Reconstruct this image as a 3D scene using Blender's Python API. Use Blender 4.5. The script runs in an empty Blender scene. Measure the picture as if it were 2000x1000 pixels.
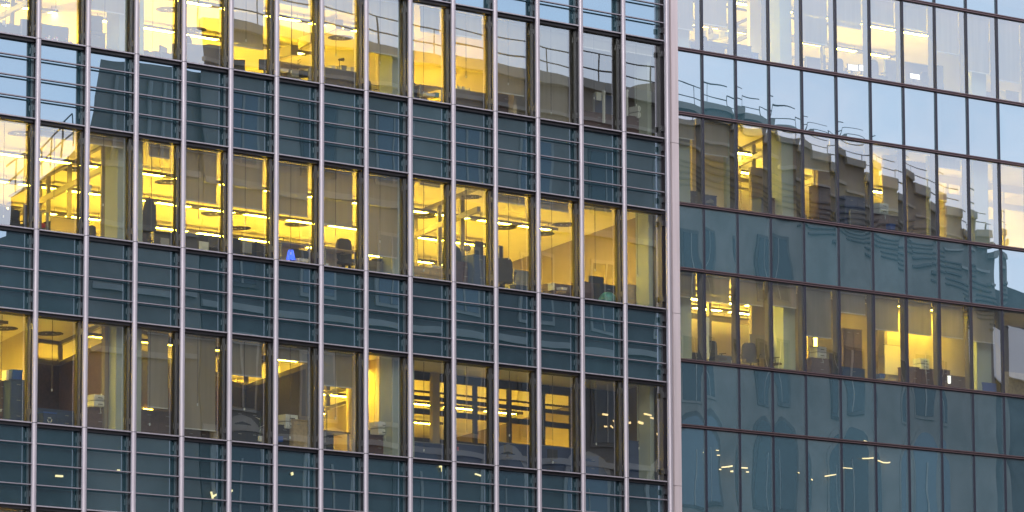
import bpy, math, random, zlib
from mathutils import Vector, Matrix
random.seed(7)
S = bpy.context.scene
COL = S.collection
R = math.radians
def HS(t): return zlib.crc32(repr(t).encode())
# ------------------------------------------------------------------ camera
EYE = Vector((-68.551, -91.412, 1.7))
CR = Vector((0.7368, -0.6761, -0.00362)); CU = Vector((-0.09788, -0.11195, 0.98888)); CF = Vector((0.66899, 0.72825, 0.14866))
FPX = 9415.25
cd = bpy.data.cameras.new('camera'); cam = bpy.data.objects.new('camera', cd); COL.objects.link(cam)
cd.sensor_width = 36; cd.lens = 36*FPX/2000; cd.clip_end = 3000; cd.clip_start = 1
cam.matrix_world = Matrix(((CR.x, CU.x, -CF.x, EYE.x), (CR.y, CU.y, -CF.y, EYE.y), (CR.z, CU.z, -CF.z, EYE.z), (0, 0, 0, 1)))
S.camera = cam
# ------------------------------------------------------------------ sky, sun, exposure
W = bpy.data.worlds.new("World"); S.world = W; W.use_nodes = True
nt = W.node_tree; nt.nodes.clear()
SUN_EL, SUN_AZ = R(24), R(215)
sky = nt.nodes.new('ShaderNodeTexSky'); sky.sky_type = 'NISHITA'; sky.sun_disc = False
sky.sun_elevation = SUN_EL; sky.sun_rotation = SUN_AZ; sky.air_density = 1.0; sky.dust_density = 1.6; sky.ozone_density = 2.0
tc = nt.nodes.new('ShaderNodeTexCoord'); mp = nt.nodes.new('ShaderNodeMapping'); mp.inputs['Scale'].default_value = (1.0, 1.0, 2.4)
no = nt.nodes.new('ShaderNodeTexNoise'); no.inputs['Scale'].default_value = 17; no.inputs['Detail'].default_value = 5; no.inputs['Roughness'].default_value = .5
ra = nt.nodes.new('ShaderNodeValToRGB'); ra.color_ramp.elements[0].position = .36; ra.color_ramp.elements[1].position = .60; ra.color_ramp.elements[0].color = (.70, .70, .70, 1)
mx = nt.nodes.new('ShaderNodeMix'); mx.data_type = 'RGBA'
mx.inputs[7].default_value = (4.4, 4.3, 4.8, 1)       # pale lavender cloud
bg = nt.nodes.new('ShaderNodeBackground'); bg.inputs['Strength'].default_value = 0.15
wo = nt.nodes.new('ShaderNodeOutputWorld')
L_ = nt.links.new
L_(tc.outputs['Generated'], mp.inputs['Vector']); L_(mp.outputs[0], no.inputs['Vector']); L_(no.outputs['Fac'], ra.inputs[0])
L_(ra.outputs[0], mx.inputs[0]); L_(sky.outputs[0], mx.inputs[6]); L_(mx.outputs[2], bg.inputs[0]); L_(bg.outputs[0], wo.inputs[0])
sl = bpy.data.lights.new('sun', 'SUN'); sl.energy = 1.0; sl.angle = R(20); sl.color = (1, .93, .88)
so = bpy.data.objects.new('sun', sl); COL.objects.link(so)
so.rotation_euler = (R(90)-SUN_EL, 0, math.pi-SUN_AZ)
so.location = (0, -60, 80)
S.view_settings.view_transform = 'Standard'; S.view_settings.look = 'None'; S.view_settings.exposure = 1.0; S.view_settings.gamma = 1
S.cycles.use_denoising = True
S.cycles.max_bounces = 10; S.cycles.diffuse_bounces = 4; S.cycles.glossy_bounces = 4; S.cycles.transparent_max_bounces = 16
S.cycles.sample_clamp_indirect = 30.0
# ------------------------------------------------------------------ materials
MATS = {}
def mat(name, col, rough=.5, metal=0., noise=None, emit=None, estr=0., st=(1, 1, 1)):
    m = bpy.data.materials.new(name); m.use_nodes = True; n = m.node_tree; b = n.nodes['Principled BSDF']
    b.inputs['Base Color'].default_value = (*col, 1); b.inputs['Roughness'].default_value = rough; b.inputs['Metallic'].default_value = metal
    if emit:
        b.inputs['Emission Color'].default_value = (*emit, 1); b.inputs['Emission Strength'].default_value = estr
    if noise:
        sc, amt = noise
        t = n.nodes.new('ShaderNodeTexCoord'); x = n.nodes.new('ShaderNodeTexNoise'); x.inputs['Scale'].default_value = sc; x.inputs['Detail'].default_value = 6
        mm = n.nodes.new('ShaderNodeMix'); mm.data_type = 'RGBA'
        mm.inputs[6].default_value = (*[c*(1-amt) for c in col], 1); mm.inputs[7].default_value = (*[min(1, c*(1+amt)) for c in col], 1)
        mpp = n.nodes.new('ShaderNodeMapping'); mpp.inputs['Scale'].default_value = st
        cr = n.nodes.new('ShaderNodeMapRange'); cr.inputs[1].default_value = .3; cr.inputs[2].default_value = .7
        n.links.new(t.outputs['Object'], mpp.inputs[0]); n.links.new(mpp.outputs[0], x.inputs['Vector']); n.links.new(x.outputs['Fac'], cr.inputs[0]); n.links.new(cr.outputs[0], mm.inputs[0]); n.links.new(mm.outputs[2], b.inputs['Base Color'])
    MATS[name] = m; return m
def glassmat(name, fac, tint, gtint):
    m = bpy.data.materials.new(name); m.use_nodes = True; n = m.node_tree; n.nodes.clear()
    o = n.nodes.new('ShaderNodeOutputMaterial'); mxs = n.nodes.new('ShaderNodeMixShader'); t = n.nodes.new('ShaderNodeBsdfTransparent'); g = n.nodes.new('ShaderNodeBsdfGlossy')
    t.inputs[0].default_value = (*tint, 1); g.inputs[0].default_value = (*gtint, 1); g.inputs['Roughness'].default_value = 0
    mxs.inputs[0].default_value = fac
    n.links.new(t.outputs[0], mxs.inputs[1]); n.links.new(g.outputs[0], mxs.inputs[2]); n.links.new(mxs.outputs[0], o.inputs[0]); MATS[name] = m
def spanmat(name, col, fac, gtint):
    m = bpy.data.materials.new(name); m.use_nodes = True; n = m.node_tree; b = n.nodes['Principled BSDF']
    tcx = n.nodes.new('ShaderNodeTexCoord'); x = n.nodes.new('ShaderNodeTexNoise'); x.inputs['Scale'].default_value = .6; x.inputs['Detail'].default_value = 3
    mm = n.nodes.new('ShaderNodeMix'); mm.data_type = 'RGBA'
    mm.inputs[6].default_value = (*[c*.5 for c in col], 1); mm.inputs[7].default_value = (*[c*1.5 for c in col], 1)
    oi = n.nodes.new('ShaderNodeObjectInfo'); av = n.nodes.new('ShaderNodeMath'); av.operation = 'ADD'; hf = n.nodes.new('ShaderNodeMath'); hf.operation = 'MULTIPLY'; hf.inputs[1].default_value = .5
    n.links.new(tcx.outputs['Object'], x.inputs['Vector']); n.links.new(x.outputs['Fac'], av.inputs[0]); n.links.new(oi.outputs['Random'], av.inputs[1]); n.links.new(av.outputs[0], hf.inputs[0]); n.links.new(hf.outputs[0], mm.inputs[0]); n.links.new(mm.outputs[2], b.inputs['Base Color'])
    b.inputs['Roughness'].default_value = .6; b.inputs['Specular IOR Level'].default_value = 0
    o = n.nodes['Material Output']; mxs = n.nodes.new('ShaderNodeMixShader'); g = n.nodes.new('ShaderNodeBsdfGlossy'); g.inputs[0].default_value = (*gtint, 1); g.inputs['Roughness'].default_value = 0
    mxs.inputs[0].default_value = fac
    n.links.new(b.outputs[0], mxs.inputs[1]); n.links.new(g.outputs[0], mxs.inputs[2]); n.links.new(mxs.outputs[0], o.inputs[0]); MATS[name] = m
glassmat('glass', .37, (.84, .86, .80), (.86, .95, 1.0))
glassmat('glass_wing', .43, (.78, .84, .82), (.86, .94, 1.0))
spanmat('spandrel_glass', (.024, .060, .076), .50, (.60, .81, .98))
spanmat('spandrel_wing', (.042, .108, .142), .52, (.74, .88, .98))
mat('silver', (.345, .325, .365), .32, .35, (3, .13), st=(5, 5, .25))
mat('post_panel', (.50, .44, .46), .45, .2, (1.2, .12), st=(6, 6, .3))
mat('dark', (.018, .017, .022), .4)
mat('silver_bar', (.27, .25, .29), .35, .35, (3, .06)); mat('dark_metal', (.05, .045, .055), .35, .5)
mat('copper_dark', (.16, .11, .12), .35, .6)
mat('navy_gasket', (.012, .014, .03), .45)
mat('ceiling', (.80, .76, .66), .8, 0, (2, .03))
mat('carpet', (.52, .50, .46), .9, 0, (40, .1))
mat('wall', (.62, .54, .40), .8, 0, (1.5, .05))
mat('panel_tan', (.28, .23, .15), .8, 0, (1.5, .1)); mat('wall_white', (.74, .70, .62), .8, 0, (1.5, .04))
mat('column', (.36, .42, .38), .7, 0, (2, .04))
mat('frame_in', (.05, .043, .03), .5)
mat('frame_part', (.20, .18, .15), .5)
mat('lamp_body', (.09, .08, .07), .5)
mat('fabric_grey', (.13, .12, .14), .95, 0, (60, .2))
mat('fabric_dark', (.035, .037, .045), .9, 0, (60, .3))
mat('plastic_black', (.02, .02, .022), .45)
mat('plastic_white', (.62, .66, .64), .5)
mat('plastic_grey', (.25, .26, .27), .5)
mat('wood_red', (.085, .045, .045), .5, 0, (12, .3))
mat('wood_light', (.42, .33, .20), .5, 0, (12, .2))
mat('blue', (.02, .09, .38), .45)
mat('navy', (.03, .06, .15), .6)
mat('teal_ball', (.05, .25, .32), .35, 0, (6, .5))
mat('red', (.5, .04, .03), .6)
mat('paper', (.75, .74, .70), .8)
mat('green', (.05, .10, .03), .7)
mat('black_cloth', (.008, .008, .010), .95)
mat('pink', (.55, .12, .22), .6)
mat('screen_blue', (.01, .02, .1), .3, 0, None, (.02, .10, 1.0), 1.6)
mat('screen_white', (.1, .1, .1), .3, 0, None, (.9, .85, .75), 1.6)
def lampmat(name, s, c=(1, .66, .05)): return mat(name, (.8, .8, .8), .5, 0, None, c, s)
lampmat('tube', 92.); lampmat('tube_low', 22.); lampmat('tube_wing', 150., (1, .66, .08)); lampmat('office_glow', 1.5, (1, .62, .18))
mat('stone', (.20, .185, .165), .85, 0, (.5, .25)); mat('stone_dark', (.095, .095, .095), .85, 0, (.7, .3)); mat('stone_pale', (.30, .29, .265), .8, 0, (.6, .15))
mat('white_wall', (.85, .85, .85), .6); mat('slate', (.07, .08, .09), .6, 0, (1.2, .3)); mat('window_dark', (.02, .03, .04), .1); mat('blue_pane', (.09, .12, .15), .2)
mat('rail', (.06, .06, .065), .5, .3); mat('asphalt', (.05, .05, .052), .9, 0, (2, .2)); mat('paving', (.25, .24, .23), .85, 0, (1, .15))
# blinds: woven cloth, a little light passes
def blindmat(name, col, tr):
    m = bpy.data.materials.new(name); m.use_nodes = True; n = m.node_tree; n.nodes.clear()
    o = n.nodes.new('ShaderNodeOutputMaterial'); d = n.nodes.new('ShaderNodeBsdfDiffuse'); t = n.nodes.new('ShaderNodeBsdfTranslucent'); tp = n.nodes.new('ShaderNodeBsdfTransparent')
    tcx = n.nodes.new('ShaderNodeTexCoord'); wv = n.nodes.new('ShaderNodeTexNoise'); wv.inputs['Scale'].default_value = 2.2; mpn = n.nodes.new('ShaderNodeMapping'); mpn.inputs['Scale'].default_value = (4, 4, .25)
    mm = n.nodes.new('ShaderNodeMix'); mm.data_type = 'RGBA'; mm.inputs[6].default_value = (*[c*.82 for c in col], 1); mm.inputs[7].default_value = (*[c*1.15 for c in col], 1)
    n.links.new(tcx.outputs['Object'], mpn.inputs[0]); n.links.new(mpn.outputs[0], wv.inputs['Vector']); n.links.new(wv.outputs['Fac'], mm.inputs[0])
    n.links.new(mm.outputs[2], d.inputs[0]); n.links.new(mm.outputs[2], t.inputs[0])
    a = n.nodes.new('ShaderNodeMixShader'); a.inputs[0].default_value = tr; b = n.nodes.new('ShaderNodeMixShader'); b.inputs[0].default_value = .05
    n.links.new(d.outputs[0], a.inputs[1]); n.links.new(t.outputs[0], a.inputs[2]); n.links.new(a.outputs[0], b.inputs[1]); n.links.new(tp.outputs[0], b.inputs[2]); n.links.new(b.outputs[0], o.inputs[0]); MATS[name] = m
blindmat('blind', (.42, .39, .32), .45); blindmat('blind_bar', (.6, .6, .56), .0); blindmat('blind_thin', (.42, .34, .22), .5)
# ------------------------------------------------------------------ mesh builder
class MB:
    def __init__(s): s.v = []; s.f = []; s.m = []; s.names = []; s.sm = []
    def mi(s, m):
        if m not in s.names: s.names.append(m)
        return s.names.index(m)
    def add(s, vs, fs, m, smooth=False):
        o = len(s.v); s.v += [tuple(v) for v in vs]; k = s.mi(m)
        for f in fs: s.f.append([i+o for i in f]); s.m.append(k); s.sm.append(smooth)
        return s
    def box(s, x0, x1, y0, y1, z0, z1, m):
        vs = [(x, y, z) for z in (z0, z1) for y in (y0, y1) for x in (x0, x1)]
        return s.add(vs, [(0, 2, 3, 1), (4, 5, 7, 6), (0, 1, 5, 4), (2, 6, 7, 3), (0, 4, 6, 2), (1, 3, 7, 5)], m)
    def obox(s, p, q, w, z0, z1, m):          # box along a plan line p-q, width w
        p = Vector(p[:2]); q = Vector(q[:2]); d = (q-p).normalized(); nrm = Vector((-d.y, d.x))*w/2
        c = [p-nrm, q-nrm, q+nrm, p+nrm]
        vs = [(a.x, a.y, z) for z in (z0, z1) for a in c]
        return s.add(vs, [(3, 2, 1, 0), (4, 5, 6, 7), (0, 1, 5, 4), (1, 2, 6, 5), (2, 3, 7, 6), (3, 0, 4, 7)], m)
    def prism(s, poly, y0, y1, m):            # poly in xz, extruded in y
        n = len(poly); vs = [(x, y0, z) for x, z in poly]+[(x, y1, z) for x, z in poly]
        return s.add(vs, [list(range(n))[::-1], list(range(n, 2*n))]+[(i, (i+1) % n, (i+1) % n+n, i+n) for i in range(n)], m)
    def cyl(s, p, q, r, m, n=10, r2=None, smooth=True):
        p = Vector(p); q = Vector(q); r2 = r if r2 is None else r2; d = (q-p).normalized()
        a = d.orthogonal().normalized(); b = d.cross(a)
        vs = [p+(a*math.cos(t)+b*math.sin(t))*r for t in [2*math.pi*i/n for i in range(n)]]+[q+(a*math.cos(t)+b*math.sin(t))*r2 for t in [2*math.pi*i/n for i in range(n)]]
        s.add(vs, [(i, (i+1) % n, (i+1) % n+n, i+n) for i in range(n)], m, smooth)
        return s.add(vs, [list(range(n))[::-1], list(range(n, 2*n))], m)
    def tube2(s, x, y, z0, z1, r, m, mb_, n=24):   # upright tube, front colour m, shade of its rear painted in as mb_
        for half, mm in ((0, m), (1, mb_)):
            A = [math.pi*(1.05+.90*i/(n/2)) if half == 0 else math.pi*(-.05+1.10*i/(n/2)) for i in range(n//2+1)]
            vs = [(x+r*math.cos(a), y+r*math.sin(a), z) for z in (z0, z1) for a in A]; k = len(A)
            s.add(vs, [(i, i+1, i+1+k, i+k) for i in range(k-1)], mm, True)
        return s
    def sphere(s, c, r, m, n=16, k=10, sz=1.):
        vs = [(c[0]+r*math.sin(math.pi*j/k)*math.cos(2*math.pi*i/n), c[1]+r*math.sin(math.pi*j/k)*math.sin(2*math.pi*i/n), c[2]+r*sz*math.cos(math.pi*j/k)) for j in range(k+1) for i in range(n)]
        return s.add(vs, [(j*n+i, (j+1)*n+i, (j+1)*n+(i+1) % n, j*n+(i+1) % n) for j in range(k) for i in range(n)], m, True)
    def build(s, name, parent=None, loc=(0, 0, 0)):
        me = bpy.data.meshes.new(name); me.from_pydata(s.v, [], s.f)
        for n in s.names: me.materials.append(MATS[n])
        me.polygons.foreach_set('material_index', s.m); me.polygons.foreach_set('use_smooth', s.sm); me.update()
        o = bpy.data.objects.new(name, me); COL.objects.link(o); o.location = loc
        if parent: o.parent = parent
        return o
def tag(o, label=None, cat=None, group=None, kind=None):
    if label: o['label'] = label
    if cat: o['category'] = cat
    if group: o['group'] = group
    if kind: o['kind'] = kind
    return o
# ------------------------------------------------------------------ frames: x along a facade, y into the building
class Frame:
    def __init__(s, ox, oy, a): s.o = Vector((ox, oy, 0)); s.a = a; s.u = Vector((math.cos(a), math.sin(a), 0)); s.n = Vector((-math.sin(a), math.cos(a), 0))
    def w(s, x, y, z): return s.o+s.u*x+s.n*y+Vector((0, 0, z))
    def loc(s, P): d = P-s.o; return Vector((d.dot(s.u), d.dot(s.n), P.z))
    def px(s, x, y, z):
        d = s.w(x, y, z)-EYE; k = FPX/d.dot(CF); return 1000+d.dot(CR)*k, 500-d.dot(CU)*k
    def zrow(s, x, y, row):                 # height at which (x, y) shows in that row
        a, b = 0., 60.
        for _ in range(40):
            c = (a+b)/2
            if s.px(x, y, c)[1] > row: a = c
            else: b = c
        return a
    def ray(s, px, py): return (CF*FPX+CR*(px-1000)-CU*(py-500))
    def at(s, px, py, Y):
        d = s.ray(px, py); t = (Y-(EYE-s.o).dot(s.n))/d.dot(s.n); return s.loc(EYE+d*t)
    def atz(s, px, py, z):
        d = s.ray(px, py); t = (z-EYE.z)/d.z; return s.loc(EYE+d*t)
    def root(s, name, x, y, z, rz=0.):
        o = bpy.data.objects.new(name, None); COL.objects.link(o); o.location = s.w(x, y, z); o.rotation_euler = (0, 0, s.a+rz); o.empty_display_size = .2; return o
FL = Frame(0, 0, 0)
FR = Frame(20, 8.63627, -0.0385005)
XL = [-3.0, -1.5, 0, 1.49548, 2.98591, 4.46584, 5.95466, 7.43128, 8.90778, 10.39286, 11.88261, 13.36709, 14.8394, 16.34608, 17.91714, 19.48785, 21.05512]
XR = [x-20 for x in (28.30, 29.20, 30.65703, 32.01203, 33.36946, 34.73966, 36.1825, 37.63461, 39.0505, 40.47194, 41.86195, 43.23651, 44.62, 46.0, 47.4, 48.8)]
ZS = {'E': 28.7535, 'A': 24.116, 'B': 19.4785, 'C': 14.8345, 'D': 10.19}      # sill lines, left building
HW = 2.672; GY = .17
ZW = {'A': 28.8995, 'B': 24.2664, 'C': 19.6307, 'D': 15.0}
HWR = 2.705
ORD = ['first', 'second', 'third', 'fourth', 'fifth', 'sixth', 'seventh', 'eighth', 'ninth', 'tenth', 'eleventh', 'twelfth', 'thirteenth', 'fourteenth', 'fifteenth', 'sixteenth']
# ================================================================== GROUND
g = MB(); g.add([(-600, -600, 0), (600, -600, 0), (600, 600, 0), (-600, 600, 0)], [(0, 1, 2, 3)], 'asphalt'); tag(g.build('ground'), kind='structure')
g = MB(); g.box(-60, 120, -5, -.6, 0.004, .13, 'paving'); tag(g.build('pavement'), kind='structure')
g = MB(); g.box(14, 130, -29.2, -25, 0.004, .13, 'paving'); tag(g.build('pavement'), kind='structure')
# ================================================================== FACADE GLASS
def pane(mb, x0, x1, z0, z1, y, m, seed, bulge=.0008, wob=.00030, tilt=0., yaw=0., nx=9, nz=13):
    rn = random.Random(seed); ph = [rn.uniform(0, 6.28) for _ in range(6)]; am = [rn.uniform(.5, 1.2) for _ in range(6)]
    w = x1-x0; h = z1-z0; b = bulge*rn.uniform(.6, 1.3)
    vs = []
    for j in range(nz+1):
        for i in range(nx+1):
            u = i/nx; v = j/nz
            e = (1-(2*u-1)**4)*(1-(2*v-1)**4)*b
            e += wob*(am[0]*math.sin(3*u*w+ph[0])*math.sin(2.1*v*h+ph[1])+am[1]*math.sin(5.3*v*h+1.4*u*w+ph[2])*.45+am[2]*math.sin(7*u*w+ph[3])*.28+am[3]*math.sin(9.5*v*h+2.2*u*w+ph[4])*.16)
            e += tilt*(v-.5)*h+yaw*(u-.5)*w
            vs.append((x0+u*w, y-e, z0+v*h))
    mb.add(vs, [(j*(nx+1)+i, j*(nx+1)+i+1, (j+1)*(nx+1)+i+1, (j+1)*(nx+1)+i) for j in range(nz) for i in range(nx)], m, True)
# ---------------------------------------------------------------- left building
LB = FL.root('mullioned_office_building', 10, 8, 0)
tag(LB, 'large office building with silver tubular mullions, louvred glass bands and yellow lit floors', 'building')
def lp(mb, name, parent=LB): return mb.build(name, parent, tuple(-parent.location) if parent is LB else (0, 0, 0))
ZB, ZT = 4.5, 31.6
blindsL = {  # storey -> bay -> photo row of the blind's lower edge at the middle of the bay
 'A': {2: 22, 5: 92, 6: 10, 7: 21, 8: 104, 9: 64, 10: 72, 11: 183, 12: 'full', 13: 95, 14: 104},
 'B': {1: 269, 2: 284, 3: 308, 4: 394, 5: 406, 6: 420, 7: 441, 8: 500, 9: 354, 11: 396, 12: 410, 13: 404},
 'C': {3: 797, 4: 839, 5: 734, 6: 704, 7: 755},
 'D': {i: 'full' for i in range(16)}, 'E': {i: 'full' for i in range(-1, 16)}}
def bay_x(i): return XL[i+1], XL[i+2]       # bay 0 = leftmost one in the photo; bay -1 is just outside
COLX = [(2.88, 3.66, 2), (11.77, 12.52, 8), (20.93, 21.12, 14)]
for i in range(15):                    # tubes
    x = XL[i+1] if i else XL[1]
for i in range(0, 16):
    x = XL[i]
    if i == 0: continue
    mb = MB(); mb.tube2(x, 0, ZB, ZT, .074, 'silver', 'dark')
    mb.box(x-.022, x+.022, .070, .090, ZB, ZT, 'dark')
    for zs in ZS.values():
        for zz in (zs-.34, zs+.20, zs+HW-.42, zs+HW+.22):
            mb.box(x-.045, x+.045, .06, .117, zz, zz+.14, 'dark')
    m = lp(mb, 'mullion')
    for zs in ZS.values():
        j = MB(); j.cyl((x, 0, zs-.012), (x, 0, zs+.003), .0755, 'dark_metal', 20); j.build('tube_joint', m)
    b = MB(); b.box(x-.037, x+.037, .115, .21, ZB, ZT, 'dark'); lp(b, 'mullion_box')
# corner post
x = XL[16]
mb = MB()
mb.cyl((x+.06, -.01, ZB), (x+.06, -.01, ZT), .078, 'silver', 20); mb.box(x-.075, x-.025, .10, .34, ZB, ZT, 'dark'); mb.box(x-.022, x+.143, .075, .5, ZB, ZT, 'dark')
for zs in ZS.values():
    for zz in (zs-.34, zs+.20, zs+HW-.42, zs+HW+.22): mb.box(x-.11, x-.02, .02, .098, zz, zz+.14, 'dark')
post = lp(mb, 'corner_post')
zj = [ZB]+[zs-.10 for zs in sorted(ZS.values())]+[ZT]
for a, b_ in zip(zj[:-1], zj[1:]):
    mb = MB(); mb.box(x+.145, x+.40, -.10, 1.2, a+.006, b_-.006, 'post_panel'); p = mb.build('cladding_panel', post)
# floors, transoms, windows, spandrels
def left_storey(st):
    zs = ZS[st]; zh = zs+HW
    for i in range(-1, 15):
        x0, x1 = bay_x(i); bx0, bx1 = x0+.075, x1-.0755
        # transoms: one bar at sill, one at head (both run between tubes)
        wf = MB()
        for zz in (zs, zh):
            wf.box(bx0, bx1, -.035, -.015, zz-.018, zz+.012, 'silver'); wf.box(bx0+.002, bx1-.002, -.015, .052, zz-.022, zz+.010, 'dark'); wf.box(x0+.04, x1-.04, .052, .20, zz-.090, zz-.012, 'dark')
        # inner reveal of the frame
        wf.box(x0+.0385, x0+.075, .212, .30, zs+.0, zh-.095, 'frame_in'); wf.box(x1-.060, x1-.0385, .212, .30, zs+.0, zh-.12, 'frame_in')
        wf.box(x0+.04, x1-.04, .212, .38, zs-.08, zs-.005, 'frame_in'); wf.box(x0+.04, x1-.04, .212, .38, zh-.10, zh+.02, 'frame_in')
        wfo = lp(wf, 'window')
        pb = MB(); pane(pb, x0+.036, x1-.036, zs-.02, zh-.085, GY, 'glass', HS((st, i)), tilt=TILTL.get((st, i), 0.)); pb.build('glass_pane', wfo)
        bl = blindsL[st].get(i)
        if bl:
            xr_ = x1-.15; xl_ = x0+.08
            for c0, c1, cb in COLX:
                if cb == i: xr_ = c0-.02
                if cb == i-1: xl_ = c1+.03
            zb = zs+.02 if bl == 'full' else FL.zrow((xl_+xr_)/2, .30, bl)
            bm = MB(); kind = 'blind_thin' if (st == 'D' and i == 0) else 'blind'
            bm.box(xl_, xr_, .345, .353, zb+.03, zh-.12, kind); bm.box(xl_, xr_, .338, .36, zb, zb+.03, 'blind_bar'); bm.cyl((xl_, .36, zh-.16), (xr_, .36, zh-.16), .03, 'blind_bar')
            bm.build('roller_blind', wfo)
        if st in 'ABC':
            cm = MB(); cx_ = (x0+x1)/2+.02; lo_ = zs+.9 if i % 3 else zs+.3; cm.box(cx_-.006, cx_+.006, .325, .332, lo_, zh-.12, 'lamp_body'); cm.box(cx_-.015, cx_+.015, .32, .337, lo_-.06, lo_, 'plastic_white'); cm.build('pull_cord', wfo)
def left_spandrel(za, zb, lab):                    # za = head of storey below, zb = sill above
    for i in range(-1, 15):
        x0, x1 = bay_x(i)
        sp = MB(); pane(sp, x0+.036, x1-.036, za-.01, zb-.085, GY, 'spandrel_glass', HS((lab, i)), bulge=.0006, nz=9, tilt=TILTL.get((lab, i), 0.)); spo = lp(sp, 'spandrel_panel')
        h = (zb-za)/4
        for k in (1, 2, 3):
            zz = za+h*k; lb = MB(); lb.box(x0+.075, x1-.0755, -.035, -.018, zz-.012, zz+.012, 'silver_bar'); lb.box(x0+.077, x1-.077, -.018, .06, zz-.014, zz+.010, 'dark'); lb.build('louvre_bar', spo)  # bar painted dark behind its nosing, for the shade underneath
TILTL = {(r_, i): random.Random(HS((r_, i))).uniform(-.0012, .0012) for r_ in ('A', 'B', 'C', 'D', 'sA', 'sB', 'sC', 'sD') for i in range(-1, 16)}
for st in 'DCBAE': left_storey(st)
for a, b_ in (('D', 'C'), ('C', 'B'), ('B', 'A')): left_spandrel(ZS[a]+HW, ZS[b_], 's'+a)
left_spandrel(ZS['A']+HW, ZS['A']+4.64, 'sA')
# structure: slabs, ceilings, columns, end walls
def interior(B, fr, zsill, zhead, xa, xb, depth, x_off=(0, 0, 0)):
    inv = (0, 0, 0)
    def put(mb, n):
        o = mb.build(n, B); o.location = (-Bx(B, fr)[0], -Bx(B, fr)[1], 0); return o
    def slab(z0, z1, mm):                # plan follows the slanted end facade
        m = MB(); pl = [(xa, .43), (21.15, .43), (21.15+(depth-.43)*.364, depth), (xa, depth)]
        m.add([(x, y, z) for z in (z0, z1) for x, y in pl], [(3, 2, 1, 0), (4, 5, 6, 7), (0, 1, 5, 4), (1, 2, 6, 5), (2, 3, 7, 6), (3, 0, 4, 7)], mm); return m
    put(slab(zsill-.34, zsill-.10, 'carpet'), 'floor_slab'); put(slab(zhead+.09, zhead+.30, 'ceiling'), 'ceiling_panel')
    m = MB(); m.box(xa, 27.1, depth, depth+.2, zsill-.34, zhead+.30, 'wall'); m.box(xa-.2, xa, .43, depth, zsill-.34, zhead+.3, 'wall_white'); m.obox((21.2, .45), (21.2+(depth-.43)*.364, depth), .08, zsill-.34, zhead+.3, 'panel_tan'); put(m, 'back_wall')
    m = MB(); m.box(xa, 21.1, .24, .42, zhead+.03, zsill+4.636-.1, 'dark'); put(m, 'upstand')
def Bx(B, fr): v = fr.loc(B.location); return (v.x, v.y)
for st in 'ABCD': interior(LB, FL, ZS[st], ZS[st]+HW, -2.95, 33.0, 17.)
for c0, c1, _ in COLX:
    m = MB(); m.box(c0, c1, .56, 1.06, 2, ZT, 'column'); lp(m, 'column')
m = MB(); m.box(-3.1, 21.1, .05, 17, 31.6, 31.9, 'stone_dark'); m.box(-3.1, 21.0, .42, 17, 0, 10.19-.5, 'stone_dark'); m.box(-3.4, -3.16, .0, 17.4, 0, 31.9, 'post_panel'); lp(m, 'roof')
# ---------------------------------------------------------------- right wing
RB = FR.root('glass_wing_building', 18, 8, 0)
tag(RB, 'smooth blue glass office wing with thin dark joints, set back beyond the pale corner post', 'building')
def rp(mb, name, parent=RB):
    o = mb.build(name, parent)
    if parent is RB: o.location = (-18, -8, 0)
    return o
blindsR = {
 'A': {0: 56, 1: 50, 4: 85, 5: 54, 6: 46, 7: 58, 8: 104, 9: 142, 10: 160, 11: 165},
 'B': {0: 270, 1: 304, 4: 332, 8: 330},
 'C': {0: 580, 1: 592, 2: 596, 3: 600, 4: 659, 5: 613, 6: 646, 7: 654, 8: 660, 9: 669},
 'D': {i: 'full' for i in range(13)}}
TILTR = {(r_, i): random.Random(i*7+3).uniform(-.0027, .0027) for r_ in ('A', 'B', 'C', 'D', 'sA', 'sB', 'sC', 'sD') for i in range(-1, 14)}
YAWR = {}
def wing_storey(st):
    zs = ZW[st]; zh = zs+HWR
    for i in range(-1, 14):
        if st == 'D':
            sp = MB(); pane(sp, XR[i+1]+.03, XR[i+2]-.03, zs+.02, zh-.02, 0., 'spandrel_wing', HS(('wd', i)), bulge=.0018, wob=.00045, tilt=TILTR.get((st, i), 0.)); rp(sp, 'spandrel_panel'); continue
        x0, x1 = XR[i+1], XR[i+2]
        wf = MB()
        wf.box(x0+.035, x0+.085, .03, .20, zs, zh-.04, 'frame_in'); wf.box(x1-.085, x1-.035, .03, .20, zs, zh-.04, 'frame_in')
        wf.box(x0+.036, x1-.036, .03, .25, zs-.10, zs+.0, 'frame_in'); wf.box(x0+.036, x1-.036, .03, .25, zh-.05, zh+.03, 'frame_in')
        wfo = rp(wf, 'window')
        pb = MB(); pane(pb, x0+.03, x1-.03, zs+.02, zh-.02, 0., 'glass_wing', HS(('w', st, i)), bulge=.0027, wob=.00040, tilt=TILTR.get((st, i), 0.), yaw=YAWR.get(i, 0)); pb.build('glass_pane', wfo)
        bl = blindsR[st].get(i)
        if bl:
            zb = zs+.03 if bl == 'full' else FR.zrow((x0+x1)/2-.05, .16, bl)
            bm = MB(); bm.box(x0+.09, x1-.19, .155, .163, zb+.03, zh-.06, 'blind'); bm.box(x0+.09, x1-.19, .148, .17, zb, zb+.03, 'blind_bar'); bm.cyl((x0+.09, .16, zh-.09), (x1-.19, .16, zh-.09), .03, 'blind_bar'); bm.build('roller_blind', wfo)
def wing_spandrel(za, zb, lab):
    for i in range(-1, 14):
        x0, x1 = XR[i+1], XR[i+2]
        sp = MB(); pane(sp, x0+.03, x1-.03, za+.02, zb-.02, 0., 'spandrel_wing', HS(('ws', lab, i)), bulge=.0022, wob=.00045, nz=10, tilt=TILTR.get((lab, i), 0.), yaw=YAWR.get(i, 0)); rp(sp, 'spandrel_panel')
for st in 'DCBA': wing_storey(st)
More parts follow.
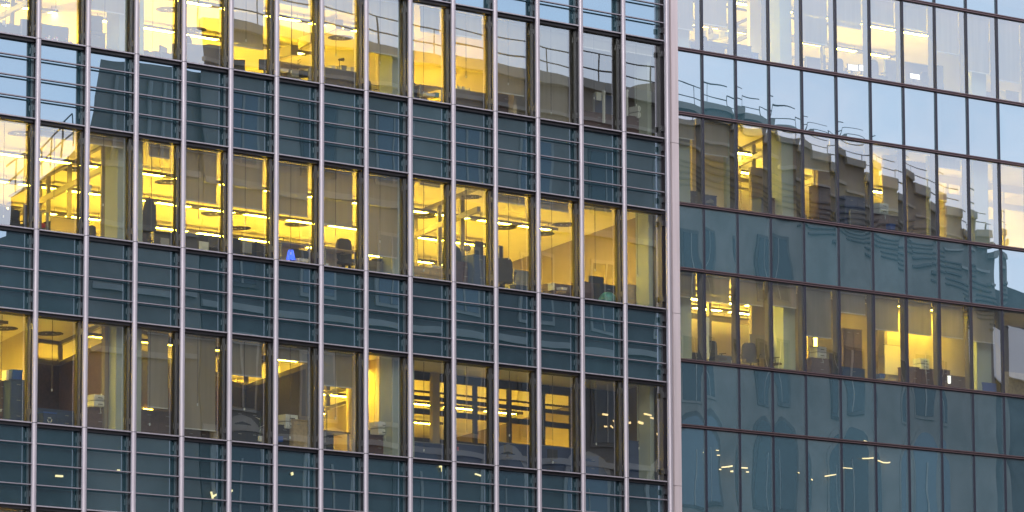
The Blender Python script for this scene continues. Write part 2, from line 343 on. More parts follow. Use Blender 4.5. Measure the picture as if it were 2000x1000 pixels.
for a, b_ in (('D', 'C'), ('C', 'B'), ('B', 'A')): wing_spandrel(ZW[a]+HWR, ZW[b_], 's'+a)
wing_spandrel(ZW['A']+HWR, ZW['A']+4.64, 'sA')
for i, xx in enumerate(XR):
    m = MB(); m.box(xx-.032, xx+.032, -.045, .20, 6, 33.6, 'navy_gasket'); rp(m, 'joint_cap')
for st in 'ABCD':
    for zz in (ZW[st], ZW[st]+HWR):
        m = MB(); m.box(XR[0], XR[-1], -.10, -.047, zz+.018, zz+.045, 'copper_dark'); m.box(XR[0], XR[-1], -.10, -.047, zz-.038, zz-.010, 'copper_dark'); m.box(XR[0], XR[-1], -.046, -.004, zz-.06, zz+.05, 'dark'); rp(m, 'transom')
for st in 'ABC':
    zs, zh = ZW[st], ZW[st]+HWR
    m = MB(); m.box(XR[0], XR[-1], .28, 14, zs-.34, zs-.10, 'carpet'); rp(m, 'floor_slab')
    m = MB(); m.box(XR[0], XR[-1], .28, 14, zh+.05, zh+.26, 'ceiling'); rp(m, 'ceiling_panel')
    m = MB(); m.box(XR[0], XR[-1], 14, 14.2, zs-.34, zh+.26, 'wall'); m.box(XR[0]-.2, XR[0], .28, 14, zs-.34, zh+.26, 'wall_white'); m.box(XR[-1], XR[-1]+.2, .28, 14, zs-.34, zh+.26, 'wall_white'); rp(m, 'back_wall')
    m = MB(); m.box(XR[0], XR[-1], .03, .26, zh+.035, zs+4.64-.105, 'dark'); rp(m, 'upstand')
def rx(px, py, Y): return FR.at(px, py, Y).x
for (pa, pb_, py) in ((1322, 1351, 650), (1530, 1553, 650), (1908, 1936, 700)):
    m = MB(); m.box(rx(pa, py, .5), rx(pb_, py, .5), .5, 1.0, 6, 33.4, 'column'); rp(m, 'column')
m = MB(); m.box(XR[0], XR[-1], -.05, 14, 33.62, 33.9, 'stone_dark'); m.box(XR[0], XR[-1], .01, 14, 0, 14.88, 'stone_dark'); m.box(XR[0]-.5, XR[0]-.22, 0, 14, 0, 33.9, 'stone_dark'); m.box(XR[0], XR[-1], .21, .4, 14.9, 17.7, 'dark'); rp(m, 'roof')
# ================================================================== INTERIORS
class Storey:
    def __init__(s, fr, B, zs, hw, dz, name, off, roofy):
        s.fr = fr; s.B = B; s.zf = zs-.10; s.zc = zs+hw+dz; s.zs = zs; s.name = name; s.off = off
    def put(s, mb, n):
        o = mb.build(n, s.B); o.location = (-s.off[0], -s.off[1], 0); return o
    def c(s, px, py): return s.fr.atz(px, py, s.zc)
SL = {k: Storey(FL, LB, ZS[k], HW, .09, n, (10, 8), 0) for k, n in (('A', 'top storey'), ('B', 'middle storey'), ('C', 'lower storey'), ('D', 'bottom storey'))}
SR = {k: Storey(FR, RB, ZW[k], HWR, .05, n, (18, 8), 0) for k, n in (('A', 'top wing storey'), ('B', 'upper wing storey'), ('C', 'lower wing storey'), ('D', 'bottom wing storey'))}
def bay_of(fr, x):
    xs = XL[1:] if fr is FL else XR[1:]
    # which window bay the thing shows in (counted as one sees them in the photo)
    return xs
def bay_word(st, x, y, z):
    px = st.fr.px(x, y, z)[0]; xs, n = (XL, 16) if st.fr is FL else (XR, 12)
    best = 0
    for i in range(0, 15 if st.fr is FL else 11):
        if st.fr.px(xs[i+1], 0, z)[0] <= px: best = i
    if st.fr is FL and st.fr.px(xs[1], 0, z)[0] < -60: pass
    return ORD[best]
def wall(st, p, q, z0=None, z1=None, m='wall', w=.12, name='partition_wall'):
    mb = MB(); mb.obox(p, q, w, st.zf if z0 is None else z0, st.zc if z1 is None else z1, m); return st.put(mb, name)
def glazed(st, pts, posts, rails, m='frame_part', solid=None, sm='wood_red'):
    """pts: plan polyline, posts: fractions along each leg, rails: (z0, z1) below ceiling"""
    mb = MB()
    for k in range(len(pts)-1):
        p, q = Vector(pts[k][:2]), Vector(pts[k+1][:2])
        for a, b in rails: mb.obox(p, q, .10, st.zc-b, st.zc-a, m)
        for f in posts[k]:
            c = p.lerp(q, f); d = (q-p).normalized()*.05; mb.obox(c-d, c+d, .104, st.zf, st.zc-.002, m)
    o = st.put(mb, 'glazed_partition')
    if solid is not None:
        mb = MB()
        for k in range(len(pts)-1): mb.obox(pts[k], pts[k+1], .06, st.zf, st.zc-solid, sm)
        s_ = mb.build('infill_panel', o)
    return o
# ---- ceiling lights: one fitting per bay
def make_light(tube, ln=1.1):
    h = MB(); h.box(-.75, .75, -.13, -.105, -.03, .03, 'lamp_body'); h.box(-.75, .75, .105, .13, -.03, .03, 'lamp_body'); h.box(-.75, .75, -.13, .13, .0305, .045, 'lamp_body')
    h.box(-.75, -ln/2, -.105, .105, -.02, .02, 'lamp_body'); h.box(ln/2, .75, -.105, .105, -.02, .02, 'lamp_body')
    for x in (-.5, .5): h.cyl((x, 0, .046), (x, 0, .16), .008, 'lamp_body', 6)
    d = MB(); d.box(-ln/2, ln/2, -.104, .104, -.024, .024, tube)
    return h, d
PROTO = {}
def light(st, x, y, tube, row, ln=1.1):
    key = (tube, ln)
    if key not in PROTO:
        h, d = make_light(tube, ln); r = st.fr.root('ceiling_light', x, y, st.zc-.16); a = h.build('housing', r); b = d.build('diffuser', r); PROTO[key] = (r, a, b)
    else:
        p = PROTO[key]; r = p[0].copy(); COL.objects.link(r)
        for c in p[1:]:
            k = c.copy(); COL.objects.link(k); k.parent = r
        r.location = st.fr.w(x, y, st.zc-.16); r.rotation_euler = (0, 0, st.fr.a)
    w = bay_word(st, x, y, st.zc)
    tag(r, 'linear ceiling light, %s row, seen through the %s bay, %s' % (row, w, st.name), 'ceiling light', 'linear ceiling lights')
    return r
ROWN = ['nearest', 'middle', 'farthest', 'deepest']
def lights(st, x0, x1, rows, tube='tube', pitch=1.5, shift=0., ln=1.1):
    for k, y in rows:
        x = x0+shift
        while x <= x1:
            P = st.fr.px(x, y, st.zc)
            if -160 < P[0] < 2120 and P[1] > -60: light(st, x, y, tube, ROWN[k], ln)
            x += pitch
RW = [(0, 4.1), (1, 7.5), (2, 10.87)]
lights(SL['A'], -2.6, 14.8, RW, shift=.15); lights(SL['A'], -2.6, 20.5, [(2, 13.9)])
lights(SL['B'], -2.6, 20.2, [(0, 4.1)], shift=.15); lights(SL['B'], -2.6, 21.6, [(1, 7.5)], shift=.75); lights(SL['B'], -2.6, 24.2, [(2, 10.87)], shift=.35); 
lights(SL['C'], -2.6, 1.4, [(0, 3.6)]); lights(SL['C'], -1.8, -.3, [(0, 1.8)]); lights(SL['C'], -1.0, 23, [(1, 7.5), (2, 10.87)], shift=.35)
# ---- round vents
def vent(st, px, py):
    P = st.c(px, py); r = st.fr.root('ceiling_vent', P.x, P.y, st.zc)
    m = MB(); n = 28
    for rr, r2 in ((.34, .30), (.17, .13)):
        vs = [(R_*math.cos(2*math.pi*i/n), R_*math.sin(2*math.pi*i/n), z) for R_ in (rr, r2) for z in (-.02, .0) for i in range(n)]
        m.add(vs, [(i, (i+1) % n, 2*n+(i+1) % n, 2*n+i) for i in range(n)]+[(i, n+i, n+(i+1) % n, (i+1) % n) for i in range(n)], 'frame_in')
    m.build('rim', r)
    m = MB()
    for i in range(24):
        a = 2*math.pi*i/24; c, s_ = math.cos(a), math.sin(a); m.obox((.18*c, .18*s_), (.30*c, .30*s_), .028, -.012, -.004, 'dark')
    m.cyl((0, 0, -.014), (0, 0, -.004), .06, 'dark', 14)
    m.build('slots', r)
    tag(r, 'round slotted air vent in the ceiling seen through the %s bay, %s' % (bay_word(st, P.x, P.y, st.zc), st.name), 'ceiling vent', 'round ceiling vents')
    return r
V_ = [('A', 330, 18), ('A', 378, 57), ('A', 665, 73), ('A', 857, 136), ('B', 42, 260), ('B', 147, 330), ('B', 328, 355), ('B', 417, 417), ('B', 466, 445), ('B', 580, 438), ('B', 826, 422), ('B', 916, 384), ('B', 985, 444), ('B', 1102, 438), ('B', 1059, 456), ('C', 97, 651), ('C', 8, 641)]
for a, b, c in V_: vent(SL[a], b, c)
# ---- partitions, left building
A_, B_, C_, D_ = (SL[k] for k in 'ABCD')
a0, a1 = A_.c(925, 125), A_.c(830, 172); a2 = Vector((16.2, a0.y, 0))
wall(A_, a0, a1, m='fabric_grey'); wall(A_, a0, a2, m='wall'); wall(A_, (16.2, .7), (16.2, a0.y), m='wall'); wall(A_, (16.2, 3.6), (22.2, 3.6), m='wall')
p0, p1 = A_.c(60, -45), A_.c(-40, 10)
glazed(A_, [p0, p1], [(0, .35, .7)], [(0, .1), (.55, .68)], m='frame_in')
wall(A_, A_.c(160, 2), A_.c(80, 20), m='wall_white')
glazed(B_, [B_.c(202, 283), B_.c(78, 350), B_.c(20, 382)], [(0, .52, .86), (0,)], [(0, .05), (.52, .66)])
glazed(B_, [B_.c(935, 362), B_.c(809, 416), B_.c(770, 436)], [(.25, .60, .98), (0,)], [(0, .10), (.56, .70)])
# far side facade of the middle storey, seen from inside, with hanging blinds
q0, q1 = B_.c(1243, 428), B_.c(1040, 510)
glazed(B_, [q0, q1], [(0, .22, .46, .7, .95)], [(0, .14), (2.05, 2.2)], m='panel_tan', solid=1.95, sm='wood_red')
d = (q1-q0)
for k, (a, b, dz) in enumerate(((.235, .445, 1.5), (.475, .685, 1.45), (.715, .93, .9), (.02, .2, .8))):
    mb = MB(); mb.obox(q0+d*a, q0+d*b, .03, B_.zc-dz, B_.zc-.12, 'panel_tan'); mb.obox(q0+d*a, q0+d*b, .045, B_.zc-dz-.04, B_.zc-dz, 'blind_bar'); B_.put(mb, 'roller_blind')

wall(B_, B_.c(20, 395), B_.c(-60, 440), m='wall_white')
# lower storey: dark rooms in front, lit rooms behind clerestory glazing
c0, c1, c2 = C_.c(68, 661), C_.c(118, 668), C_.c(206, 628)
wall(C_, C_.c(52, 646), C_.c(-20, 681), m='wall')
glazed(C_, [c0, c1, c2], [(0.02,), (0, .5, .98)], [(0, .09), (.50, .62)], solid=.60, sm='wood_red')
c3, c4, c5 = C_.c(430, 702), C_.c(481, 715), C_.c(605, 671)
glazed(C_, [c3, c4, c5], [(0,), (0, .5, .98)], [(0, .09), (.50, .62)], solid=.60, sm='fabric_grey')
glazed(C_, [c2, (c2.x+.3, c2.y+.0, 0), (c3.x-.2, c3.y-.6), c3], [(0,), (.3, .6), (0,)], [(0, .09), (.5, .62)], solid=.60, sm='wood_red')
c6, c7 = C_.c(640, 728), C_.c(692, 712)
glazed(C_, [c5, (c6.x-.3, c6.y)], [(.0, .5)], [(0, .09), (.5, .62)], solid=.6, sm='wall')
glazed(C_, [c6, c7], [(0.0, .9)], [(0, .09), (.50, .60), (.9, .96)], solid=1.0, sm='wall')
lights(C_, 10.0, 12.2, [(0, 2.6)], tube='tube', pitch=1.1, ln=.7); lights(C_, 3.9, 7.2, [(0, 2.2)], tube='tube_low')
wall(C_, (12.55, .7), (12.55, 3.2), m='wall')
xq = 12.6
glazed(C_, [(xq, 3.2), (21.4, 3.2)], [(0, .01, .18, .34, .50, .64, .78, .9, 1)], [(0, .22), (.50, .54), (.64, .74), (.98, 1.12)], m='fabric_dark', solid=1.75, sm='fabric_dark')
wall(C_, C_.fr.at(842, 800, 3.1), C_.fr.at(856, 800, 3.1), m='wall'); wall(C_, C_.fr.at(1118, 800, 3.0), (22, 3.0), m='fabric_grey')
mb = MB(); mb.box(15.3, 15.36, 3.1, 3.3, C_.zf, C_.zc, 'fabric_dark')
wall(D_, (-4, 2.5), (0.0, 2.5)); lights(D_, -3, -.2, [(0, 1.0)], tube='tube', pitch=.8, ln=.7)
wall(D_, (0.05, .7), (0.05, 2.5)); wall(D_, (.05, 2.5), (21.8, 2.5), m='fabric_grey')
# ---- furniture builders (all local to a base point at the floor, x along the facade)
def desc(st, P, text, cat, o, group=None):
    tag(o, '%s, %s bay, %s' % (text, bay_word(st, *P), st.name), cat, group)
def span(st, x0, x1, top, Y):
    a = st.fr.at(x0, top, Y); b = st.fr.at(x1, top, Y); return (a.x+b.x)/2, max(.05, b.x-a.x), a.z/2+b.z/2
def divider(st, x0, x1, top, Y, m='fabric_grey', text='grey fabric desk screen', foot=True):
    x, w, zt = span(st, x0, x1, top, Y); h = zt-st.zf; r = st.fr.root('desk_screen', x, Y, st.zf)
    b = MB(); b.box(-w/2, w/2, -.03, .03, .06, h-.02, m); b.build('panel', r)
    b = MB(); b.box(-w/2-.01, w/2+.01, -.035, .035, h-.02, h, 'plastic_grey'); b.box(-w/2-.02, -w/2, -.035, .035, .02, h-.02, 'plastic_grey'); b.box(w/2, w/2+.02, -.035, .035, .02, h-.02, 'plastic_grey'); b.build('trim', r)
    for s_ in (-1, 1):
        b = MB(); b.box(s_*w*.4-.03, s_*w*.4+.03, -.2, .2, 0, .06, 'plastic_grey'); b.build('foot', r)
    desc(st, (x, Y, zt), text, 'desk screen', r, 'desk screens'); return r
def cabinet(st, x0, x1, top, Y, m='wood_red', text='dark red-brown low cabinet', d=.45, n=3, cols=1):
    x, w, zt = span(st, x0, x1, top, Y); h = zt-st.zf; r = st.fr.root('cabinet', x, Y, st.zf)
    b = MB(); b.box(-w/2, w/2, .02, d, .05, h-.03, m); b.box(-w/2+.03, w/2-.03, .04, d-.02, 0, .05, 'plastic_black'); b.build('body', r)
    b = MB(); b.box(-w/2-.01, w/2+.01, 0, d+.01, h-.028, h, m); b.build('top', r)
    for c in range(cols):
        for k in range(n):
            za = .07+(h-.12)*k/n; zb = .07+(h-.12)*(k+1)/n-.015; xa = -w/2+.01+(w-.02)*c/cols+.005; xb = -w/2+.01+(w-.02)*(c+1)/cols-.005
            b = MB(); b.box(xa, xb, 0, .019, za, zb, m); f = b.build('drawer', r)
            b = MB(); b.box((xa+xb)/2-.05, (xa+xb)/2+.05, -.02, -.001, zb-.07, zb-.055, 'plastic_grey'); b.build('handle', f)
    desc(st, (x, Y, zt), text, 'cabinet', r, 'low cabinets'); return r
def chair(st, px, top, Y, rz=0., m='fabric_dark', text='dark high-backed office chair', sc=None):
    P = st.fr.at(px, top, Y); h = P.z-st.zf; k = (h/1.12) if sc is None else sc; r = st.fr.root('office_chair', P.x, Y, st.zf, rz)
    r.scale = (k, k, k)
    s_ = MB(); s_.box(-.24, .24, -.22, .24, .44, .50, m); s_.box(-.22, .22, -.24, .22, .50, .53, m); s_.build('seat', r)
    b = MB()
    prof = [(.18, .55), (.235, .60), (.25, .78), (.235, .98), (.20, 1.08), (.13, 1.12)]
    poly = [(x_, z) for x_, z in prof]+[(-x_, z) for x_, z in prof[::-1]]
    b.prism(poly, .20, .27, m); b.build('backrest', r)
    c = MB(); c.cyl((0, 0, .12), (0, 0, .44), .03, 'plastic_black', 8); c.cyl((0, .22, .46), (0, .25, .62), .025, 'plastic_black', 6); c.build('column', r)
    f = MB()
    for i in range(5):
        a = 2*math.pi*i/5+.3; f.cyl((0, 0, .13), (.28*math.cos(a), .28*math.sin(a), .07), .022, 'plastic_black', 6); f.sphere((.28*math.cos(a), .28*math.sin(a), .035), .035, 'plastic_black', 8, 6)
    f.build('base', r)
    for s2 in (-1, 1):
        a = MB(); a.cyl((s2*.27, .05, .47), (s2*.30, .05, .68), .015, 'plastic_black', 6); a.box(s2*.30-.03, s2*.30+.03, -.12, .14, .68, .705, 'plastic_black'); a.build('armrest', r)
    desc(st, (P.x, Y, P.z), text, 'office chair', r, 'office chairs'); return r
def desk(st, x0, x1, row, Y, d=.7, m='wood_light', text='plain office desk under the window'):
    x, w, zt = span(st, x0, x1, row, Y); r = st.fr.root('desk', x, Y, st.zf); h = .73
    b = MB(); b.box(-w/2, w/2, 0, d, h-.03, h, m); b.build('desktop', r)
    for sx in (-1, 1):
        for y in (.05, d-.05):
            b = MB(); b.box(sx*(w/2-.05)-.02, sx*(w/2-.05)+.02, y-.02, y+.02, 0, h-.03, 'plastic_grey'); b.build('leg', r)
    b = MB(); b.box(-w/2+.08, w/2-.08, d-.12, d-.10, .25, h-.03, m); b.build('modesty_panel', r)
    desc(st, (x, Y, zt), text, 'desk', r, 'office desks'); return r
def monitor(st, x0, x1, top, Y, rz=0., face='plastic_black', h=.34, text='black flat monitor seen from behind'):
    x, w, zt = span(st, x0, x1, top, Y); zb = zt-h-.1; r = st.fr.root('monitor', x, Y, zb, rz)
    b = MB(); b.prism([(-w/2, .1), (w/2, .1), (w/2, .1+h), (-w/2, .1+h)], -.02, .025, 'plastic_black'); b.build('casing', r)
    b = MB(); b.box(-w/2+.015, w/2-.015, -.024, -.0205, .115, .085+h, face); b.build('display', r)
    b = MB(); b.box(-.03, .03, .026, .05, .01, .2, 'plastic_black'); b.box(-.11, .11, -.07, .10, 0, .012, 'plastic_black'); b.build('stand', r)
    desc(st, (x, Y, zt), text, 'monitor', r, 'desk monitors'); return r
def printer(st, x0, x1, top, Y, zb=None, text='pale two-deck paper tray unit with cable', m='plastic_white'):
    x, w, zt = span(st, x0, x1, top, Y); h = .30*w/.34 if zb is None else zt-zb; h = max(h, .2); r = st.fr.root('printer', x, Y, zt-h)
    b = MB(); b.box(-w/2, w/2, 0, .34, 0, h*.46, m); b.box(-w/2+.015, w/2-.015, .015, .33, h*.46, h*.54, 'plastic_grey'); b.box(-w/2, w/2, 0, .34, h*.54, h, m); b.build('body', r)
    for k, (za, zb_) in enumerate(((.08, .38), (.62, .90))):
        b = MB(); b.box(-w*.38, w*.38, -.025, -.001, h*za, h*zb_, m); f = b.build('paper_tray', r); b = MB(); b.box(-w*.2, w*.2, -.034, -.026, h*(za+.08), h*(za+.14), 'plastic_black'); b.build('handle', f)
    b = MB(); b.cyl((0, -.03, 0), (.02, -.035, -.16), .008, 'plastic_white', 6); b.cyl((0, -.03, 0.004), (0, .1, .004), .008, 'plastic_white', 6); b.build('cable', r)
    desc(st, (x, Y, zt), text, 'printer', r, 'pale tray units'); return r
def thing1(st, name, px, py, Y, fn, text, cat, group=None, z=None):
    P = st.fr.at(px, py, Y); r = st.fr.root(name, P.x, Y, P.z if z is None else z); fn(r); desc(st, (P.x, Y, P.z), text, cat, r, group); return r
def box_thing(st, name, x0, x1, top, bot, Y, d, m, text, cat, group=None, lid=None):
    x, w, zt = span(st, x0, x1, top, Y); zb = st.fr.at((x0+x1)/2, bot, Y).z; h = zt-zb; r = st.fr.root(name, x, Y, zb)
    b = MB(); b.prism([(-w*.46, 0), (w*.46, 0), (w/2, h*.9), (-w/2, h*.9)], 0, d, m); b.build('body', r)
    b = MB(); b.box(-w*.52, w*.52, -.01, d+.01, h*.9, h, lid or m); b.build('rim', r)
    desc(st, (x, Y, zt), text, cat, r, group); return r
# ---- top storey, left building
divider(A_, -20, 44, 46, 1.6, text='blue-grey desk screen with papers'); divider(A_, 42, 62, 38, 1.3, m='fabric_dark', text='narrow taller grey desk screen')
thing1(A_, 'paper_cup', 7, 49, 1.5, lambda r: (lambda b: b.cyl((0, 0, 0), (0, 0, .12), .035, 'paper', 10, .045).build('cup', r))(MB()), 'white paper cup on the desk screen', 'cup')
divider(A_, 80, 132, 50, 1.4, text='broad plain grey desk screen')
def flowers(r):
    b = MB()
    for i in range(26): b.sphere((random.uniform(-.45, .45), random.uniform(-.04, .04), random.uniform(0, .12)+.03), random.uniform(.02, .04), random.choice(['paper', 'paper', 'green', 'pink']), 6, 4)
    b.build('blooms', r); b = MB(); b.box(-.5, .5, -.06, .06, -.12, .02, 'plastic_white'); b.build('trough', r)
thing1(A_, 'flower_trough', 115, 86, .8, flowers, 'low white trough of pale flowers along the sill', 'plant')
monitor(A_, 178, 200, 31, 1.5, h=.40, text='dark monitor standing on the grey cabinet'); cabinet(A_, 176, 207, 62, 1.5, m='fabric_grey', text='tall grey cabinet')
chair(A_, 290, 96, 2.0, text='rounded grey office chair back'); cabinet(A_, 303, 348, 103, 1.3, m='fabric_grey', text='low grey cabinet heaped with papers')
monitor(A_, 306, 332, 91, 1.4, rz=.5, face='plastic_grey', text='tilted pale grey monitor'); divider(A_, 338, 352, 86, 1.5, m='fabric_dark', text='narrow dark desk screen')
divider(A_, 360, 438, 90, 1.2, text='wide purple-grey desk screen')
def clutter(st, specs, Y):
    for x0, x1, t, b_, m, nm, text in specs: box_thing(st, nm, x0, x1, t, b_, Y, .2, m, text, nm.replace('_', ' '), 'things standing on desks')
clutter(A_, [(387, 396, 87, 96, 'plastic_white', 'mug', 'white mug on the desk screen ledge'), (398, 406, 89, 98, 'blue', 'folder', 'small blue-white folder beside the mug'), (408, 432, 88, 100, 'plastic_grey', 'paper_box', 'flat grey paper box on the ledge')], 1.35)
thing1(A_, 'coat', 368, 68, 1.3, lambda r: (MB().prism([(-.1, -.4), (.12, -.4), (.06, -.12), (.0, 0), (-.08, -.1)], -.05, .05, 'fabric_dark').build('cloth', r), MB().cyl((0, 0, -.02), (0, 0, .08), .01, 'plastic_black', 6).build('hook', r)), 'grey coat hanging at the edge of the silver tube', 'coat')
monitor(A_, 459, 476, 117, 1.0, rz=-.7, h=.32, text='angled dark monitor'); monitor(A_, 508, 526, 116, 1.0, rz=-.6, h=.28, text='dark monitor turned to the left')
def pendant(st, x0, y0, x1, y1, Y):
    P = st.fr.at(x0, y0, Y); Q = st.fr.at(x1, y1, Y+.9); L = (Q-P); r = st.fr.root('pendant_box', P.x, P.y, P.z)
    b = MB(); b.obox((0, 0), (L.x, L.y), .22, -.26, 0, 'frame_part'); b.build('casing', r); b = MB(); b.obox((.03, -.03), (L.x*.97, L.y*.97-.03), .12, -.272, -.261, 'wall'); b.build('underside', r)
    b = MB()
    for f in (.15, .85): b.cyl((L.x*f, L.y*f, 0), (L.x*f, L.y*f, st.zc-P.z), .008, 'lamp_body', 6)
    b.build('cable', r); desc(st, (P.x, P.y, P.z), 'long rectangular box hung on wires from the ceiling', 'pendant box', r, 'boxes hung from the ceiling')
pendant(A_, 575, 88, 540, 100, 3.0); pendant(A_, 614, 64, 590, 76, 3.2); pendant(A_, 662, 38, 634, 52, 3.4)
desk(A_, 545, 612, 140, .9, text='cluttered desk with papers'); divider(A_, 604, 614, 130, 1.3, text='narrow grey screen end'); divider(A_, 545, 585, 128, 1.9, text='sloping grey desk screen behind the papers')
clutter(A_, [(548, 564, 134, 140, 'paper', 'paper_stack', 'bright stack of paper on the desk'), (570, 584, 136, 150, 'plastic_grey', 'box', 'small grey box among the papers'), (590, 602, 138, 150, 'fabric_dark', 'bag', 'dark bag on the desk')], 1.1)
def twig(r):
    b = MB(); b.cyl((0, 0, -.5), (0, 0, 0), .008, 'green', 5)
    for i in range(9):
        a = i*2.4; h = -.05*i; b.cyl((0, 0, h), (.12*math.cos(a), .12*math.sin(a), h+.06), .009, 'paper' if i % 2 else 'green', 5, .002)
    b.build('stem', r); MB().cyl((0, 0, -.6), (0, 0, -.48), .05, 'plastic_white', 10, .06).build('pot', r)
thing1(A_, 'plant', 582, 118, 1.2, twig, 'thin pale-leaved plant on the desk', 'plant')
divider(A_, 634, 704, 137, 1.2, text='wide dark grey desk screen with clutter along its top')
clutter(A_, [(649, 655, 128, 138, 'paper', 'mug', 'small white mug on the desk screen'), (667, 677, 128, 140, 'plastic_grey', 'speaker', 'small grey speaker box'), (685, 692, 131, 141, 'paper', 'cup', 'white cup right of the speaker')], 1.25)
def dlamp(r):
    b = MB(); b.cyl((0, 0, -.35), (0, 0, -.02), .01, 'plastic_black', 6); b.cyl((0, 0, -.36), (0, 0, -.345), .06, 'plastic_black', 12); b.build('stem', r)
    b = MB(); b.cyl((-.02, 0, -.02), (.13, 0, .0), .03, 'plastic_black', 10, .05); b.build('lamp_head', r)
thing1(A_, 'desk_lamp', 663, 115, 1.25, dlamp, 'small black desk lamp on a stalk', 'desk lamp'); 
chair(A_, 723, 155, 1.0, text='dark office chair partly behind the silver tube'); divider(A_, 722, 762, 168, 1.6, m='wall', text='pale yellow desk screen')
wall(A_, A_.fr.at(736, 150, 2.0), A_.fr.at(775, 160, 2.0), z1=A_.zc, m='wall')
chair(A_, 812, 160, 1.2, m='navy', text='navy blue office chair'); desk(A_, 820, 868, 186, .9, text='desk with papers and a lit strip')
clutter(A_, [(832, 850, 182, 188, 'paper', 'paper_stack', 'paper stack glowing under the ceiling lights'), (851, 858, 181, 189, 'teal_ball', 'mug', 'teal mug beside the paper stack')], 1.0)
divider(A_, 888, 950, 178, 1.2, text='low grey desk screen with bottles on top'); clutter(A_, [(893, 897, 168, 179, 'paper', 'bottle', 'slim white bottle on the desk screen'), (902, 908, 169, 180, 'plastic_white', 'jug', 'pale jug on the desk screen'), (915, 918, 172, 181, 'paper', 'cup', 'small white cup on the desk screen')], 1.3)
cabinet(A_, 971, 1005, 184, .9, text='purple-brown cabinet', m='wood_red'); box_thing(A_, 'box', 996, 1004, 200, 208, .85, .1, 'wood_light', 'small orange box before the cabinet', 'box')
cabinet(A_, 1139, 1200, 220, .9, text='dark purple low cabinet', m='wood_red'); box_thing(A_, 'cardboard_tube', 1179, 1182, 177, 240, .8, .06, 'plastic_white', 'tall thin white upright tube', 'tube'); box_thing(A_, 'sign_board', 1165, 1175, 180, 196, 1.3, .04, 'plastic_white', 'small square pale board on the dark panel', 'board')
divider(A_, 1160, 1195, 184, 1.6, m='navy', text='dark navy tall screen'); 
cabinet(A_, 1225, 1268, 228, .9, text='dark brown cabinet carrying the pale tray unit'); printer(A_, 1246, 1265, 208, .85); box_thing(A_, 'cardboard_tube', 1224, 1227, 175, 226, .8, .06, 'plastic_white', 'thin white upright tube left of the tray unit', 'tube')
# ---- middle storey
cabinet(B_, -15, 40, 408, 1.5, m='fabric_dark', text='dark heap of coats on a low cabinet'); divider(B_, 48, 62, 400, 1.2, m='navy', text='dark navy screen end'); chair(B_, 12, 402, 1.1, text='black office chair with rounded back'); chair(B_, 36, 404, 1.3, rz=.6, text='black office chair turned sideways')
divider(B_, 98, 160, 426, 4.2, m='wall', text='low pale yellow screen'); desk(B_, 78, 98, 440, .8, text='small desk end with red parcels')
clutter(B_, [(82, 89, 436, 444, 'red', 'parcel', 'small red parcel on the desk'), (88, 94, 438, 448, 'wood_light', 'basket', 'tan basket beside the red parcel'), (95, 98, 432, 450, 'plastic_black', 'upright_file', 'thin black upright file')], .9)
box_thing(B_, 'notice', 174.5, 179, 361, 377, .48, .01, 'plastic_white', 'pale sheet stuck inside the glass', 'notice')
chair(B_, 190, 440, 1.5, rz=.4, text='dark chair behind the column'); box_thing(B_, 'roll', 240, 249, 437, 468, .6, .1, 'plastic_white', 'pale rolled paper leaning beside the column', 'paper roll')
def coat(r):
    b = MB(); b.prism([(-.15, -.83), (-.02, -.85), (.15, -.80), (.17, -.6), (.15, -.3), (.09, -.12), (.03, -.02), (-.03, -.02), (-.09, -.14), (-.14, -.4)], -.09, .09, 'black_cloth'); b.build('cloth', r)
    b = MB(); b.cyl((0, 0, -.03), (.02, 0, .05), .014, 'plastic_black', 6); b.cyl((-.12, 0, -.12), (0, 0, -.02), .012, 'plastic_black', 6); b.cyl((.12, 0, -.12), (0, 0, -.02), .012, 'plastic_black', 6); b.build('hanger', r)
    b = MB(); b.cyl((.12, -.05, -.14), (.15, -.03, -.50), .05, 'black_cloth', 8, .04); b.build('sleeve', r)
thing1(B_, 'coat', 291, 388, .75, coat, 'long black coat on a hanger in the window', 'coat')
def sofaheap(x0, x1, top, Y, t, m='fabric_dark'): cabinet(B_, x0, x1, top, Y, m=m, text=t, n=1)
chair(B_, 283, 452, 1.2, text='dark chair below the black coat', m='wood_red'); chair(B_, 300, 451, 1.4, rz=.5, text='black chair right of the coat'); divider(B_, 300, 345, 453, 2.1, m='fabric_dark', text='dark low screen')
monitor(B_, 312, 330, 464, .8, face='plastic_grey', h=.26, text='back of a small grey monitor')
divider(B_, 363, 436, 459, 1.8, m='fabric_dark', text='dark desk screen behind chairs'); chair(B_, 374, 455, 1.1, rz=-.5, text='grey office chair leaning left'); monitor(B_, 387, 407, 471, .8, face='plastic_white', h=.24, text='small white-faced monitor'); chair(B_, 425, 460, 1.3, rz=.4, text='dark office chair right of the white monitor')
chair(B_, 462, 464, 1.1, rz=-.4, text='dark grey office chair leaning by the tube'); monitor(B_, 471, 492, 472, .8, face='plastic_grey', h=.30, text='bluish grey monitor back'); divider(B_, 455, 524, 473, 1.5, m='fabric_dark', text='dark low screen behind the blue-grey monitor'); chair(B_, 512, 472, 1.0, rz=.3, text='office chair with grey-blue back')
divider(B_, 545, 612, 487, 1.6, m='fabric_dark', text='dark low screen behind the blue lamp')
def bluelamp(r):
    b = MB(); b.cyl((0, 0, -.22), (0, 0, .02), .12, 'screen_blue', 16, .065); b.build('lamp_shade', r); b = MB(); b.cyl((0, 0, -.34), (0, 0, -.2), .02, 'plastic_black', 8); b.cyl((0, 0, -.35), (0, 0, -.335), .08, 'plastic_black', 12); b.build('lamp_foot', r)
thing1(B_, 'table_lamp', 568, 490, .8, bluelamp, 'table lamp glowing bright blue on the desk', 'lamp')
